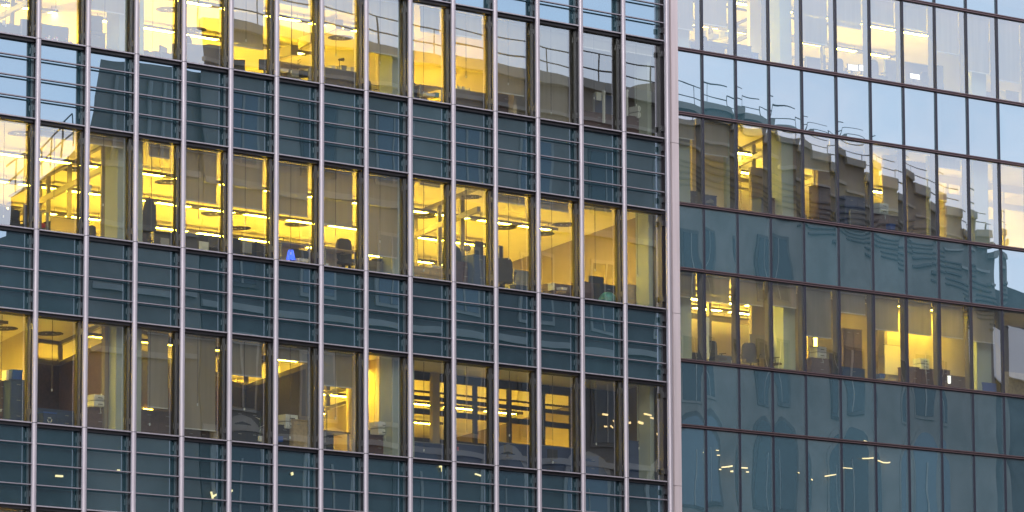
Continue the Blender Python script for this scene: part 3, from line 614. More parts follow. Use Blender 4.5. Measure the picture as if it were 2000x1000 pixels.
chair(B_, 582, 483, 1.2, text='rounded dark chair right of the blue lamp'); desk(B_, 548, 610, 508, .75, text='light wooden desk with loose papers'); desk(B_, 634, 700, 518, .75, text='light wooden desk below the tall blind')
clutter(B_, [(585, 606, 505, 511, 'paper', 'paper_stack', 'loose pale papers on the desk'), (548, 556, 503, 508, 'wood_light', 'envelope', 'tan envelope left of the blue lamp'), (636, 642, 514, 519, 'paper', 'envelope', 'pale envelope by the tube')], .85)
divider(B_, 634, 672, 497, 1.6, m='fabric_dark', text='low dark screen left of the round chair'); chair(B_, 683, 497, 1.1, text='wide rounded dark chair back', sc=1.0)
cabinet(B_, 723, 748, 510, .9, m='plastic_grey', text='pale grey two-drawer cabinet'); box_thing(B_, 'box', 736, 746, 505, 511, .95, .2, 'plastic_black', 'black box on the grey cabinet', 'box'); cabinet(B_, 809, 868, 522, .9, m='wood_light', text='light cream low cabinet piled with papers', cols=2)
clutter(B_, [(845, 862, 519, 523, 'paper', 'paper_stack', 'untidy pile of papers on the cream cabinet'), (812, 822, 520, 523, 'paper', 'folder', 'pale folder on the cream cabinet')], 1.0)
def bigtwig(r):
    b = MB(); b.cyl((0, 0, -1.0), (-.02, 0, 0), .007, 'green', 5)
    rn = random.Random(3)
    for i in range(16):
        h = -1.0+i*.06; a = rn.uniform(0, 6.3); L = .25; b.cyl((-.01, 0, h), (L*math.cos(a), L*.4*math.sin(a), h+.14), .005, 'green', 5, .002); b.sphere((L*math.cos(a), L*.4*math.sin(a), h+.14), .022, 'green', 6, 4, .5)
    b.build('stem', r); MB().cyl((0, 0, -1.15), (0, 0, -.95), .07, 'plastic_grey', 12, .09).build('pot', r)
thing1(B_, 'plant', 866, 462, 1.0, bigtwig, 'tall sparse twiggy plant', 'plant')
cabinet(B_, 889, 930, 512, 1.1, m='wood_red', text='brown cabinet with papers', n=3); monitor(B_, 927, 943, 472, 1.1, h=.45, text='upright dark blue-grey monitor'); cabinet(B_, 926, 952, 498, .85, m='navy', text='dark blue-grey cabinet under the monitor', n=2)
chair(B_, 897, 478, 1.4, text='rounded grey chair behind the brown cabinet')
def eball(r, m='teal_ball', rr=.1): MB().sphere((0, 0, 0), rr, m, 20, 12).build('ball', r)
def globe(r):
    b = MB(); b.sphere((0, 0, -.1), .10, 'frame_part', 16, 10); b.build('sphere', r); b = MB()
    n = 20
    for i in range(n):
        a0_, a1_ = math.pi*(i/n)-1.57, math.pi*((i+1)/n)-1.57; b.cyl((.13*math.cos(a0_), 0, -.1+.13*math.sin(a0_)), (.13*math.cos(a1_), 0, -.1+.13*math.sin(a1_)), .008, 'plastic_grey', 5)
    b.cyl((0, 0, -.36), (0, 0, -.23), .01, 'plastic_grey', 6); b.cyl((0, 0, -.38), (0, 0, -.36), .08, 'plastic_grey', 12); b.build('stand', r)
thing1(B_, 'globe', 912, 477, 1.2, globe, 'small globe on its stand', 'globe')
chair(B_, 984, 502, .95, rz=-.7, text='large black swivel chair with armrests', m='fabric_dark'); divider(B_, 974, 980, 480, 1.3, m='fabric_dark', text='dark upright panel edge beside the swivel chair'); cabinet(B_, 1005, 1035, 528, 1.3, m='plastic_grey', text='pale grey filing cabinet right of the swivel chair')
box_thing(B_, 'crate', 1008, 1030, 557, 567, .8, .25, 'navy', 'dark blue crate at the sill', 'crate')
chair(B_, 1060, 551, .95, rz=.4, text='black chair with yellow-edged back'); cabinet(B_, 1078, 1118, 555, 1.2, m='wood_red', text='dark cabinet with objects', n=2); clutter(B_, [(1080, 1083, 552, 566, 'plastic_white', 'bottle', 'slim white bottle'), (1097, 1108, 561, 566, 'paper', 'tray', 'pale tray of papers'), (1096, 1106, 568, 572, 'wood_light', 'tray', 'tan tray near the sill')], 1.0)
cabinet(B_, 1139, 1190, 553, 1.2, m='wood_red', text='dark brown cabinet behind the ball', n=2); cabinet(B_, 1172, 1205, 556, .95, m='fabric_dark', text='dark grey storage unit right of the ball'); monitor(B_, 1150, 1178, 540, 1.4, h=.22, text='low grey monitor behind the teal ball')
P = B_.fr.at(1187, 570, .85); r = B_.fr.root('exercise_ball', P.x, .85, P.z-.25); MB().sphere((0, 0, .0), .25, 'teal_ball', 28, 18).build('ball', r); desc(B_, (P.x, .85, P.z), 'shiny teal exercise ball resting at the sill', 'exercise ball', r)
cabinet(B_, 1225, 1243, 556, 1.2, m='wood_light', text='pale cabinet left of the corner column')
# ---- lower storey
cabinet(C_, -10, 22, 745, 1.3, m='wood_red', text='brown stepped cabinet', n=4); cabinet(C_, 21, 52, 741, 1.0, m='navy', text='dark blue cabinet carrying binders')
clutter(C_, [(13, 17, 723, 742, 'paper', 'binder', 'white upright binder'), (18, 23, 725, 742, 'plastic_grey', 'binder', 'grey upright binder beside the white one'), (25, 44, 722, 741, 'blue', 'binder', 'broad blue binder')], 1.05)
cabinet(C_, 73, 150, 800, 1.4, m='navy', text='long dark cabinet under the glazed partition', cols=2)
def bin_(r):
    b = MB(); b.prism([(-.16, 0), (.16, 0), (.19, .34), (-.19, .34)], -.12, .12, 'navy'); b.build('body', r); b = MB(); b.box(-.2, .2, -.14, .14, .34, .37, 'blue'); b.build('rim', r)
    b = MB()
    for k in range(3):      # recycling mark: three bent arrows
        a = k*2.094+1.57
        for t0, t1 in ((-.75, -.1), (-.1, .55)):
            b.cyl((.06*math.cos(a+t0), -.125, .18+.06*math.sin(a+t0)), (.06*math.cos(a+t1), -.125, .18+.06*math.sin(a+t1)), .012, 'plastic_white', 6)
        b.cyl((.06*math.cos(a+.55), -.125, .18+.06*math.sin(a+.55)), (.055*math.cos(a+.95), -.125, .18+.055*math.sin(a+.95)), .026, 'plastic_white', 6, .001)
    b.build('recycling_mark', r)
P = C_.fr.at(91, 806, .85); thing1(C_, 'recycling_bin', 91, 806, .85, bin_, 'dark blue recycling bin with white arrow mark', 'bin', z=P.z-.37)
cabinet(C_, 170, 220, 797, .9, text='dark red-brown cabinet below the pale tray unit'); printer(C_, 184, 205, 771, .85); cabinet(C_, 273, 345, 802, .9, text='wide dark red cabinet below the long blind', cols=2)
box_thing(C_, 'lamp_strip', 273, 298, 798, 803, 1.6, .06, 'tube_low', 'short glowing strip on the dark cabinet', 'light strip')
cabinet(C_, 360, 410, 838, .9, text='low dark cabinet under the longest blind', cols=2); cabinet(C_, 411, 430, 842, .9, m='wood_light', text='low tan cabinet under the longest blind', n=1)
cabinet(C_, 453, 512, 800, 1.3, m='fabric_dark', text='dark tall storage unit', n=2, cols=2); plant_y = 0
thing1(C_, 'plant', 508, 815, .9, twig, 'dim leafy plant near the yellow frame', 'plant')
cabinet(C_, 542, 570, 830, .9, m='fabric_dark', text='dark cabinet with cables'); printer(C_, 558, 582, 810, .85); cabinet(C_, 573, 612, 820, .75, m='wood_light', text='cream two-door cupboard', n=1, cols=2); box_thing(C_, 'crate', 543, 553, 852, 863, .75, .2, 'blue', 'bright blue crate on the floor', 'crate')
chair(C_, 636, 830, 1.0, text='black office chair', rz=.8); desk(C_, 634, 685, 858, .9, text='dark desk', m='plastic_black'); wall(C_, C_.fr.at(684, 800, 1.6), C_.fr.at(702, 800, 1.6), m='wall')
cabinet(C_, 720, 762, 850, .9, m='wood_red', text='dark cabinet below the large pale tray unit'); printer(C_, 739, 761, 824, .85); divider(C_, 716, 733, 840, 1.2, m='fabric_dark', text='dark heap beside the tray unit')
divider(C_, 808, 875, 865, 1.4, m='navy', text='dark navy desk screen in shadow'); divider(C_, 888, 952, 868, 1.4, m='navy', text='long dark navy desk screen in shadow'); divider(C_, 970, 1040, 866, 1.5, m='navy', text='dark desk screen before the lit strips'); divider(C_, 1055, 1120, 872, 1.5, m='navy', text='dark desk screen before the striped glazing')
monitor(C_, 985, 1000, 868, 1.2, h=.25, text='dim dark monitor'); monitor(C_, 1070, 1088, 878, 1.1, h=.25, text='black monitor in shadow'); box_thing(C_, 'notice', 893, 896, 873, 880, 1.35, .01, 'pink', 'tiny pink note on the dark screen', 'notice')
cabinet(C_, 1145, 1170, 890, 1.2, m='navy', text='low dark blue cabinet'); cabinet(C_, 1228, 1270, 862, 1.0, m='navy', text='tall dark cabinet left of the corner column'); monitor(C_, 1246, 1258, 845, 1.05, face='screen_white', h=.18, text='small lit screen with a white glow')
# ---- right wing
RA, RB_, RC, RD = (SR[k] for k in 'ABCD')
for st, x0p, x1p in ((RA, 1430, 1850), (RB_, 1430, 2060), (RC, 1370, 1520)): pass
lights(RA, 10.8, 25.5, [(0, 3.2), (1, 6.5)], tube='tube', ln=1.05, shift=.1)
lights(RB_, 12.5, 17, [(0, 3.4)], tube='tube_wing'); lights(RB_, 13.5, 26, [(1, 6.0)], tube='tube_wing')
lights(RC, 12.0, 18, [(0, 3.8)], tube='tube_wing'); lights(RC, 12.2, 15.4, [(0, 2.75)], tube='tube_wing'); lights(RC, 12.6, 17.5, [(1, 5.2)], tube='tube_wing'); lights(RC, 13.5, 18.5, [(1, 6.5)], tube='tube_wing')  # extra rows added here to brighten this storey's openings
# top wing storey
t0, t1 = RA.c(1500, 16), RA.c(1437, 46)
glazed(RA, [t0, t1, (t1.x-2, t1.y+3)], [(0, .5), (0,)], [(0, .06), (.5, .62)], m='frame_in'); wall(RA, RA.fr.at(1462, 60, 2.2), RA.fr.at(1540, 70, 2.2), m='wall_white')
yg = 4.4
glazed(RA, [(12.8, yg), (20.2, yg)], [(.05, .18, .31, .44, .57, .70, .83, .96)], [(0, .05), (.62, .76), (1.25, 1.33)], m='frame_in')
wall(RA, RA.fr.at(1822, 150, 2.4), RA.fr.at(1888, 150, 2.4), m='wall_white'); wall(RA, RA.fr.at(1900, 150, 3.4), RA.fr.at(2050, 150, 3.4), m='wall_white')
divider(RA, 1347, 1370, 82, .9, m='navy', text='dark blue cupboard end'); desk(RA, 1372, 1440, 82, .9, m='navy', text='dark table with white mugs', d=.6); 
clutter(RA, [(1373, 1378, 60, 70, 'paper', 'mug', 'white mug at the left of the table'), (1392, 1404, 66, 75, 'paper', 'teapot', 'white round pot on the table'), (1416, 1427, 62, 71, 'plastic_white', 'box', 'pale striped box on the table')], 1.0)
chair(RA, 1385, 90, .7, rz=.3, text='blue-grey chair below the mugs', sc=.75); cabinet(RA, 1440, 1468, 88, .8, m='navy', text='blue-grey boxy cabinet'); cabinet(RA, 1470, 1482, 103, .8, m='blue', text='small blue box cabinet')
divider(RA, 1574, 1600, 112, .9, text='low grey screen'); chair(RA, 1622, 108, .8, rz=.7, text='grey chair back left of the joint'); chair(RA, 1641, 112, .8, rz=-.3, text='rounded grey chair back right of the joint')
monitor(RA, 1655, 1675, 126, .8, face='screen_white', h=.2, text='bright white monitor, left of the pair'); monitor(RA, 1677, 1692, 127, .8, face='screen_white', h=.2, text='bright white monitor, right of the pair')
chair(RA, 1714, 119, 1.0, text='slim grey high-backed chair', sc=.95); divider(RA, 1728, 1757, 118, 1.5, text='square grey desk screen'); divider(RA, 1766, 1812, 124, 2.0, text='broad pale grey desk screen'); monitor(RA, 1776, 1796, 144, .8, face='screen_white', h=.18, text='bright white monitor'); chair(RA, 1815, 146, .8, text='grey-blue chair at the joint', sc=.8)
divider(RA, 1829, 1840, 128, 1.2, text='narrow tall grey screen'); cabinet(RA, 1910, 1942, 178, .9, m='plastic_grey', text='pale low cabinet'); cabinet(RA, 1965, 1990, 178, .9, m='plastic_grey', text='pale low cabinet', cols=2)
# upper wing storey
wall(RB_, RB_.fr.at(1349, 300, 1.6), RB_.fr.at(1372, 300, 1.6), m='wall'); lights(RB_, 10.3, 10.9, [(0, 1.1)], tube='tube_low', ln=.6)
cabinet(RB_, 1350, 1372, 374, .8, m='fabric_dark', text='dark cabinet beside the pale column'); chair(RB_, 1380, 362, .9, rz=.6, text='slim white-edged chair', m='plastic_grey', sc=.9); cabinet(RB_, 1374, 1400, 381, .75, m='navy', text='dark blue low cabinet')
wall(RB_, RB_.fr.at(1372, 340, 1.5), RB_.fr.at(1414, 340, 1.5), m='wall'); wall(RB_, RB_.fr.at(1416, 340, 1.0), RB_.fr.at(1424, 340, 1.0), m='column')
u0, u1 = RB_.c(1504, 262), RB_.c(1440, 292)
glazed(RB_, [u0, u1], [(0, .5, .95)], [(0, .08), (.42, .56)], m='frame_part'); wall(RB_, RB_.fr.at(1465, 350, 1.8), RB_.fr.at(1562, 370, 1.8), z1=RB_.zc-.95, m='panel_tan'); wall(RB_, RB_.fr.at(1504, 350, 1.7), RB_.fr.at(1566, 370, 1.7), m='panel_tan')
glazed(RB_, [RB_.fr.at(1425, 400, 3.2), RB_.fr.at(1475, 400, 3.2)], [(.2,)], [(1.0, 1.12), (1.3, 1.36)], m='frame_part')
cabinet(RB_, 1488, 1502, 386, .9, m='navy', text='low blue cabinet'); cabinet(RB_, 1506, 1545, 389, .8, m='wood_red', text='purple-brown cabinet carrying the tray unit'); printer(RB_, 1521, 1539, 370, .75)
wall(RB_, RB_.fr.at(1595, 370, 1.8), RB_.fr.at(1700, 390, 1.8), m='panel_tan'); cabinet(RB_, 1600, 1632, 362, 1.2, m='wood_red', text='tall purple-brown cabinet', n=2); box_thing(RB_, 'bottle', 1571, 1576, 420, 427, .5, .06, 'wood_light', 'small tan jar on the sill', 'jar')
glazed(RB_, [RB_.fr.at(1590, 332, 2.6), RB_.fr.at(1560, 345, 3.6)], [(.0, .9)], [(.8, .95)], m='frame_part')
cabinet(RB_, 1650, 1700, 385, 1.0, m='navy', text='dark blue wall cabinet', n=2, cols=2); divider(RB_, 1660, 1700, 412, .8, text='grey low screen')
wall(RB_, RB_.fr.at(1724, 400, 1.7), RB_.fr.at(1762, 400, 1.4), m='wall'); printer(RB_, 1718, 1735, 397, .8); cabinet(RB_, 1704, 1766, 420, .9, m='wood_red', text='brown cabinet below the dark tray unit', cols=2); box_thing(RB_, 'crate', 1739, 1749, 437, 448, .7, .2, 'blue', 'bright blue crate', 'crate')
wall(RB_, RB_.fr.at(1771, 420, 1.9), RB_.fr.at(1808, 420, 1.9), m='fabric_grey'); wall(RB_, RB_.fr.at(1812, 420, .9), RB_.fr.at(1822, 420, .9), m='column'); wall(RB_, RB_.fr.at(1846, 440, 1.3), RB_.fr.at(1886, 440, 1.3), z1=RB_.zc-1.0, m='wall'); glazed(RB_, [RB_.fr.at(1832, 360, 3.2), RB_.fr.at(2040, 380, 3.2)], [(.08, .2, .35, .6, .9)], [(0, .25), (.62, .80)], m='wall_white')
wall(RB_, RB_.fr.at(1889, 440, 1.4), RB_.fr.at(1950, 440, 1.4), z1=RB_.zc-1.6, m='wall_white')
# lower wing storey
v0_, v1_ = RC.fr.at(1378, 600, 2.4), RC.fr.at(1560, 620, 2.4)
glazed(RC, [(v0_.x-1, v0_.y), RC.fr.at(1500, 620, 2.4)], [(.32, .64)], [(0, .06), (.93, 1.05)], m='frame_part'); w0, w1 = RC.c(1525, 575), RC.c(1462, 606); glazed(RC, [w0, w1], [(0, .9)], [(.35, .47)], m='frame_part')
wall(RC, RC.fr.at(1466, 650, 2.0), RC.fr.at(1572, 650, 2.0), m='panel_tan')
def wboard(r):
    b = MB(); b.box(-.42, .42, -.02, .02, .9, 1.6, 'frame_part'); b.build('board', r); b = MB()
    for x_ in (-.3, .3): b.cyl((x_, .0, 0), (x_*.7, .02, .9), .015, 'plastic_black', 6)
    b.build('stand', r)
P = RC.fr.at(1483, 652, 1.6); thing1(RC, 'display_board', 1483, 652, 1.6, wboard, 'dark board on a stand', 'board', z=RC.zf-.2)
chair(RC, 1402, 680, .9, text='square-backed dark chair, left of three', rz=.2, sc=.86); chair(RC, 1466, 680, .9, text='dark chair with armrests, middle of three', rz=-.5, sc=.92); chair(RC, 1524, 682, .8, text='dark chair, right of three', rz=.3, sc=.88)
cabinet(RC, 1352, 1376, 690, 1.0, m='plastic_black', text='low dark cabinet beside the pale column'); box_thing(RC, 'jar', 1431, 1436, 704, 710, .5, .06, 'paper', 'tiny pale jar on the sill', 'jar'); divider(RC, 1384, 1440, 694, 1.4, m='navy', text='low dark screen behind the chairs'); box_thing(RC, 'flip_chart', 1378, 1385, 620, 700, .8, .05, 'plastic_white', 'pale narrow flip chart standing edge-on', 'flip chart')
wall(RC, RC.fr.at(1576, 690, 2.2), RC.fr.at(1712, 690, 2.2), m='panel_tan'); printer(RC, 1596, 1614, 677, .75); cabinet(RC, 1585, 1625, 700, .8, text='dark red-brown cabinet carrying the tray unit'); divider(RC, 1618, 1640, 690, 1.0, text='grey heap of coats'); box_thing(RC, 'light_strip', 1591, 1596, 660, 676, 1.5, .04, 'tube_low', 'small glowing upright strip', 'light strip')
cabinet(RC, 1648, 1684, 642, 1.2, m='wood_red', text='tall purple cupboard', n=1, cols=2); cabinet(RC, 1645, 1690, 718, .7, m='navy', text='low dark heap under the tall purple cupboard', n=1)
wall(RC, RC.fr.at(1731, 700, 1.5), RC.fr.at(1900, 710, 1.5), m='wall'); lights(RC, 18.9, 22.4, [(0, .95)], tube='tube', pitch=1.2, ln=.8)
def wb(r):
    b = MB(); b.box(-.5, .5, -.02, .02, -.9, 0, 'wall_white'); b.build('board', r); b = MB(); b.box(-.52, .52, -.03, .03, -.93, -.9, 'plastic_grey'); b.box(-.52, .52, -.03, .03, 0, .02, 'plastic_grey'); b.build('frame', r)
thing1(RC, 'whiteboard', 1750, 676, 1.40, wb, 'wall-hung whiteboard with faint writing', 'whiteboard')
cabinet(RC, 1774, 1825, 718, .8, m='wood_red', text='dark cabinet carrying the small pale tray unit', cols=2); printer(RC, 1798, 1815, 700, .75); box_thing(RC, 'crate', 1718, 1728, 730, 739, .7, .2, 'blue', 'bright blue crate', 'crate')
cabinet(RC, 1838, 1856, 722, .8, m='wood_red', text='dark cabinet left of the bottle'); box_thing(RC, 'bottle', 1853, 1857, 734, 749, .5, .05, 'screen_white', 'small blue-white bottle with a glow in place of a glint', 'bottle'); cabinet(RC, 1858, 1890, 735, .9, m='wood_red', text='dark stepped cabinet', n=2)  # bottle wears the glowing screen material to imitate a glint
cabinet(RC, 1898, 1925, 736, .9, m='wood_red', text='dark cabinet behind the blue crate', n=2); printer(RC, 1900, 1918, 722, .8, m='plastic_grey'); box_thing(RC, 'crate', 1920, 1947, 748, 765, .45, .3, 'blue', 'large bright blue plastic crate at the sill', 'crate')
wall(RC, RC.fr.at(1958, 740, 1.5), RC.fr.at(2040, 740, 1.5), z1=RC.zf+1.1, m='wood_light'); wall(RC, (XR[11]-20+20, 3.0), (XR[-1], 3.0), m='fabric_grey')
# ================================================================== ACROSS THE STREET (seen only in the glass)
VY = 30.0; RY = .68-VY                # face of the opposite block; a virtual depth VY mirrors to RY
def vt(px, py, Y=VY): P = FL.at(px, py, Y); return P
P = vt(1000, 140); ZR = P.z; XE = vt(385, 60).x
OB = bpy.data.objects.new('stone_block', None); COL.objects.link(OB); OB.location = (XE+20, RY-8, 0); tag(OB, 'long pale stone office block across the street with arched windows and a roof railing', 'building')
def op(mb, name, parent=None):
    o = mb.build(name, parent or OB)
    if parent is None: o.location = (-OB.location.x, -OB.location.y, 0)
    return o
X1 = 60.0
def vw(px, py):               # where the wing's glass, taken flat, throws that line of sight onto the opposite building line
    H = FR.w(*FR.at(px, py, 0)); d = (H-EYE).normalized(); n = -FR.n; q = d-2*d.dot(n)*n; t = (RY-H.y)/q.y; return H+q*t
def shear(mb):                # the side walls of these corner blocks run back at a slant from the street
    mb.v = [(x+max(0, RY-.3-y)*1.05, y, z) for x, y, z in mb.v]; return mb
m = MB(); m.box(XE, X1, RY-18, RY, 25.3, ZR, 'stone'); m.box(XE, X1, RY-18, RY+.003, 0, 25.296, 'stone_dark'); op(shear(m), 'wall')  # lower wall darkened by its material, standing in for street-level shade
m = MB(); m.box(XE-.2, X1+.2, RY-.1, RY+.35, ZR-.35, ZR+.004, 'stone_pale'); m.box(XE-.1, X1+.1, RY+.003, RY+.22, ZR-1.5, ZR-1.35, 'stone_pale'); 
for k in range(1, 8): m.box(XE, X1, RY+.003, RY+.12, ZR-1.4-4.1*k, ZR-1.18-4.1*k, 'stone_pale')
op(m, 'cornice')
m = MB()
for dz in (.55, 1.1): m.cyl((XE, RY-.3, ZR+dz), (X1, RY-.3, ZR+dz), .03, 'rail', 6)
k = XE
while k < X1: m.cyl((k, RY-.3, ZR), (k, RY-.3, ZR+1.1), .03, 'rail', 6); k += 2.6
op(m, 'roof_railing')
rn = random.Random(11); nwin = 0
for row in range(1, 7):
    k = XE+1.6; zb = ZR-1.4-4.1*row+.9
    while k < X1-2 and nwin < 100:
        arch = row in (4, 5, 6); w = 1.3 if not arch else 1.9; h = 2.2 if not arch else 2.6
        poly = [(k-w/2, zb), (k+w/2, zb), (k+w/2, zb+h)]+([(k+w/2*math.cos(a*math.pi/8), zb+h+w/2*math.sin(a*math.pi/8)) for a in range(1, 8)] if arch else [])+[(k-w/2, zb+h)]
        cx = k; cz = zb+h/2
        big = [(cx+(x_-cx)*1.2, cz+(z_-cz)*1.12) for x_, z_ in poly]
        m = MB(); m.prism(big, RY-.02, RY+.06, 'stone_pale' if rn.random() < .7 else 'stone_dark'); wo_ = op(m, 'window')
        m = MB(); m.prism(poly, RY+.02, RY+.075, rn.choice(['window_dark', 'window_dark', 'blue_pane'])); m.box(k-.04, k+.04, RY+.076, RY+.1, zb, zb+h, 'stone_pale'); m.build('pane', wo_)
        nwin += 1; k += 3.3 if row < 4 else 3.9
# tower with a glazed crown and a lower wing with a sloping terrace to its side
TX0, TX1, TZ = vt(152, 120).x, XE-.05, vt(250, 132).z
TB = bpy.data.objects.new('slate_tower', None); COL.objects.link(TB); TB.location = ((TX0+TX1)/2, RY-6, 0); tag(TB, 'slate grey stair tower with a ribbed glass crown across the street', 'building')
def tp(mb, name): o = mb.build(name, TB); o.location = (-TB.location.x, -TB.location.y, 0); return o
m = MB(); m.box(TX0, TX1, RY-10, RY+.0, 0, TZ-3.2, 'stone'); tp(shear(m), 'wall')
m = MB(); m.prism([(TX0+.3, TZ-3.2), (TX1+3.6, TZ-3.2), (TX1+3.6, TZ+.5), (TX0+.9, TZ+.15), (TX0+.5, TZ-1.2)], RY-8, RY-.3, 'stone'); tp(shear(m), 'roof')
m = MB()
for i in range(5):
    f = (i+.5)/5; m.cyl((TX0+.4+f*(TX1-TX0-.8), RY-.1, TZ-9), (TX0+1.2+f*(TX1-TX0-1.6), RY-.2, TZ-.3), .07, 'stone_pale', 6)
for i in range(4): m.box(TX0+.2, TX1-.2, RY+.02, RY+.1, TZ-3.4-2*i, TZ-3.2-2*i, 'stone_pale')
tp(m, 'ribs')
s0, s1, s2 = vt(143, 285), vt(75, 345), vt(12, 385); GX0 = s2.x-4
GB = bpy.data.objects.new('terrace_block', None); COL.objects.link(GB); GB.location = (s1.x-6, RY-6, 0); tag(GB, 'low stone block with a sloping railed terrace roof beside the slate tower', 'building')
def gp(mb, name): o = mb.build(name, GB); o.location = (-GB.location.x, -GB.location.y, 0); return o
m = MB(); m.prism([(GX0, 0), (TX0-.05, 0), (TX0-.05, s0.z), (s1.x, s1.z), (s2.x, s2.z), (s2.x-.1, s2.z-1.2), (GX0, s2.z-2.5)], RY-12, RY-.05, 'stone_dark'); gp(shear(m), 'wall')
m = MB(); pts = [(s0.x, s0.z), (s1.x, s1.z), (s2.x, s2.z)]
for (xa, za), (xb, zb_) in zip(pts[:-1], pts[1:]):
    for dz in (.5, 1.0): m.cyl((xa, RY-.3, za+dz), (xb, RY-.3, zb_+dz), .03, 'rail', 6)
    for f in (0, .33, .66): m.cyl((xa+(xb-xa)*f, RY-.3, za+(zb_-za)*f), (xa+(xb-xa)*f, RY-.3, za+(zb_-za)*f+1.0), .03, 'rail', 6)
gp(m, 'roof_railing')
# stepped block with a falling roofline, beyond the stone block
T_ = [(1340, 205), (1405, 214), (1470, 238), (1535, 262), (1602, 288), (1669, 312), (1735, 345), (1800, 374), (1861, 405), (1920, 452), (1950, 482)]
pf = [vw(*t) for t in T_]
X2 = pf[-1].x
SB = bpy.data.objects.new('stepped_stone_block', None); COL.objects.link(SB); SB.location = ((X1+X2)/2, RY-8, 0); tag(SB, 'stone block with a roof stepping down towards its far end and a railed edge', 'building')
def sp_(mb, name, parent=None):
    o = mb.build(name, parent or SB)
    if parent is None: o.location = (-SB.location.x, -SB.location.y, 0)
    return o
top = []; xprev = X1+.02
for k, p in enumerate(pf):          # the roof comes down in level steps
    xn = (p.x+pf[k+1].x)/2 if k < len(pf)-1 else X2
    top += [(xprev, p.z), (xn, p.z)]; xprev = xn
m = MB(); m.prism([(X1+.02, 0), (X2, 0)]+top[::-1], RY-14, RY, 'stone'); sp_(m, 'wall')
m = MB(); rl = MB()
for (xa, za), (xb, zb_) in zip(top[:-1], top[1:]):
    if xb-xa < .05: continue
    m.prism([(xa, za-.35), (xb, zb_-.35), (xb, zb_+.02), (xa, za+.02)], RY+.004, RY+.35, 'stone_pale'); m.prism([(xa, za-1.5), (xb, zb_-1.5), (xb, zb_-1.38), (xa, za-1.38)], RY+.004, RY+.2, 'stone_pale')
    for k in range(5): m.prism([(xa, za-2.2-.28*k), (xb, zb_-2.2-.28*k), (xb, zb_-2.12-.28*k), (xa, za-2.12-.28*k)], RY+.004, RY+.12, 'stone_dark')
    for dz in (.5, 1.0): rl.cyl((xa, RY-.3, za+dz), (xb, RY-.3, zb_+dz), .028, 'rail', 6)
    n_ = max(1, int((xb-xa)/2)); 
    for k in range(n_): f = k/n_; rl.cyl((xa+(xb-xa)*f, RY-.3, za+(zb_-za)*f), (xa+(xb-xa)*f, RY-.3, za+(zb_-za)*f+1.0), .028, 'rail', 6)
sp_(m, 'cornice'); sp_(rl, 'roof_railing')
rn = random.Random(21)
for row in range(2, 8):
    zb = 3.0+4.3*row; k = X1+2.2
    while k < X2-1.5:
        zt_ = None
        for (xa, za), (xb, zb_) in zip(top[:-1], top[1:]):
            if xa <= k <= xb: zt_ = za+(zb_-za)*(k-xa)/max(.01, xb-xa)
        w = 2.1 if row < 5 else 1.5; h = 2.4
        if zt_ and zb+h+w/2 < zt_-3.6:
            poly = [(k-w/2, zb), (k+w/2, zb), (k+w/2, zb+h)]+([(k+w/2*math.cos(a*math.pi/8), zb+h+w/2*math.sin(a*math.pi/8)) for a in range(1, 8)] if row < 5 else [])+[(k-w/2, zb+h)]
            cz = zb+h/2; big = [(k+(x_-k)*1.2, cz+(z_-cz)*1.12) for x_, z_ in poly]
            m = MB(); m.prism(big, RY+.004, RY+.06, rn.choice(['stone', 'stone_dark', 'stone_dark'])); wo_ = sp_(m, 'window')
            m = MB(); m.prism(poly, RY+.02, RY+.075, rn.choice(['window_dark', 'window_dark', 'blue_pane'])); m.box(k-.04, k+.04, RY+.076, RY+.1, zb, zb+h, 'stone_pale'); m.build('pane', wo_)
        k += 4.1
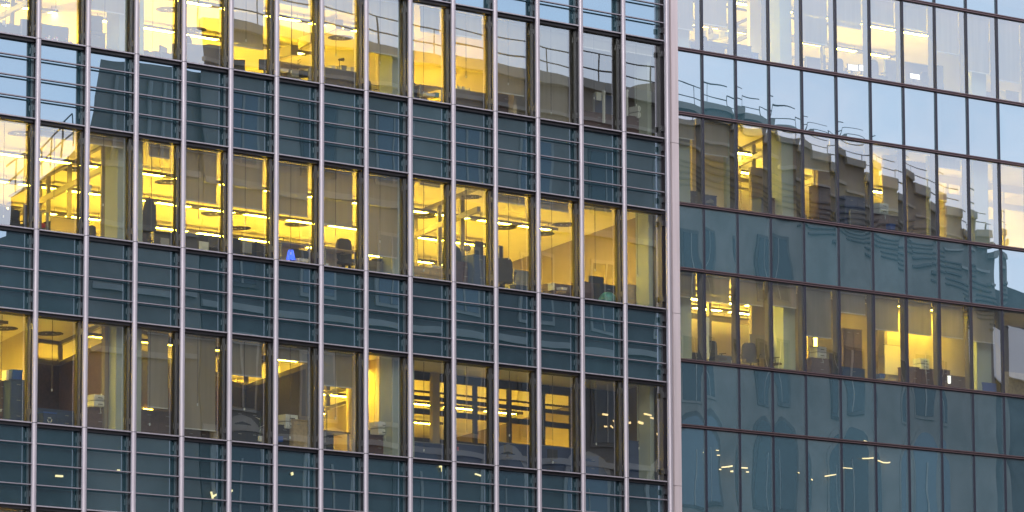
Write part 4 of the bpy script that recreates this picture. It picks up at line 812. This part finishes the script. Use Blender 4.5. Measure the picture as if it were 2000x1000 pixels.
# dark block beyond, with a white slab set on its front
WB_ = bpy.data.objects.new('end_block', None); COL.objects.link(WB_); WB_.location = (X2+12, RY-10, 0); tag(WB_, 'plain dark block with a white slab on its front, beyond the stepped block', 'building')
zl_ = vw(1975, 532).z
m = MB(); m.box(X2+.05, X2+24, RY-16, RY-3, 0, zl_, 'stone_dark'); m.prism([(X2+1.2, vw(1975, 705).z), (X2+6, vw(1975, 730).z), (X2+6, vw(1975, 612).z), (X2+.4, vw(1975, 600).z)], RY-2.98, RY-2.7, 'white_wall'); o = m.build('wall', WB_); o.location = (-WB_.location.x, -WB_.location.y, 0)
m = MB()
for k in range(3): m.box(X2+5.5, X2+21.5, RY-1.999, RY-1.9, 2+4*k, 3.6+4*k, 'window_dark')
o = m.build('window_band', WB_); o.location = (-WB_.location.x, -WB_.location.y, 0)
# glowing tubes on the opposite fronts, standing for lit office ceilings inside
rn = random.Random(5)
def glow(fr, px, py, L, ang, Y=VY, t=None):
    P = FL.at(px, py, Y); r = bpy.data.objects.new('office_tube', None); COL.objects.link(r); r.location = (P.x, RY+.18, P.z)
    m = MB(); m.box(-L/2, L/2, -.03, .03, -.03, .03, 'office_glow'); o = m.build('tube', r); o.rotation_euler = (0, ang, 0)
    m = MB(); m.box(-.03, .03, -.12, -.031, -.04, .04, 'rail'); m.build('bracket', r)
    tag(r, 'glowing yellow tube standing for a lit office ceiling light across the street', 'lamp', 'lit tubes reflected in the lowest glass')
for px, py, L, a in ((413, 966, .8, -.42), (395, 971, .26, 1.35), (852, 907, .55, -.3), (847, 915, .22, 1.3), (912, 926, .3, .1), (550, 922, .1, 1.2), (215, 920, .15, 0), (100, 935, .25, 0),
                     (1160, 812, .35, 0), (1190, 826, .2, .2), (1205, 832, .12, 0), (1180, 838, .2, .3), (1245, 815, .3, .1), (1252, 822, .15, 0), (1275, 828, .2, .1), (1284, 834, .15, 0), (1232, 833, .2, .2), (1272, 855, .3, .1), (1160, 838, .15, 0)): glow(FL, px, py, L, a)
for i in range(8):
    px_ = rn.uniform(1345, 1800); P = vw(px_, 875+(px_-1345)*.07+rn.uniform(-14, 40)); r = bpy.data.objects.new('office_tube', None); COL.objects.link(r); r.location = (P.x, RY+.18, P.z)
    m = MB(); L = rn.choice([.2, .3, .5, .9, 1.5]); m.box(-L/2, L/2, -.03, .03, -.02, .02, 'office_glow'); o = m.build('tube', r); o.rotation_euler = (0, rn.uniform(-.1, .1), 0); MB().box(-.03, .03, -.12, -.031, -.04, .04, 'rail').build('bracket', r)
    tag(r, 'glowing yellow tube standing for a lit office ceiling light across the street', 'lamp', 'lit tubes reflected in the lowest glass')
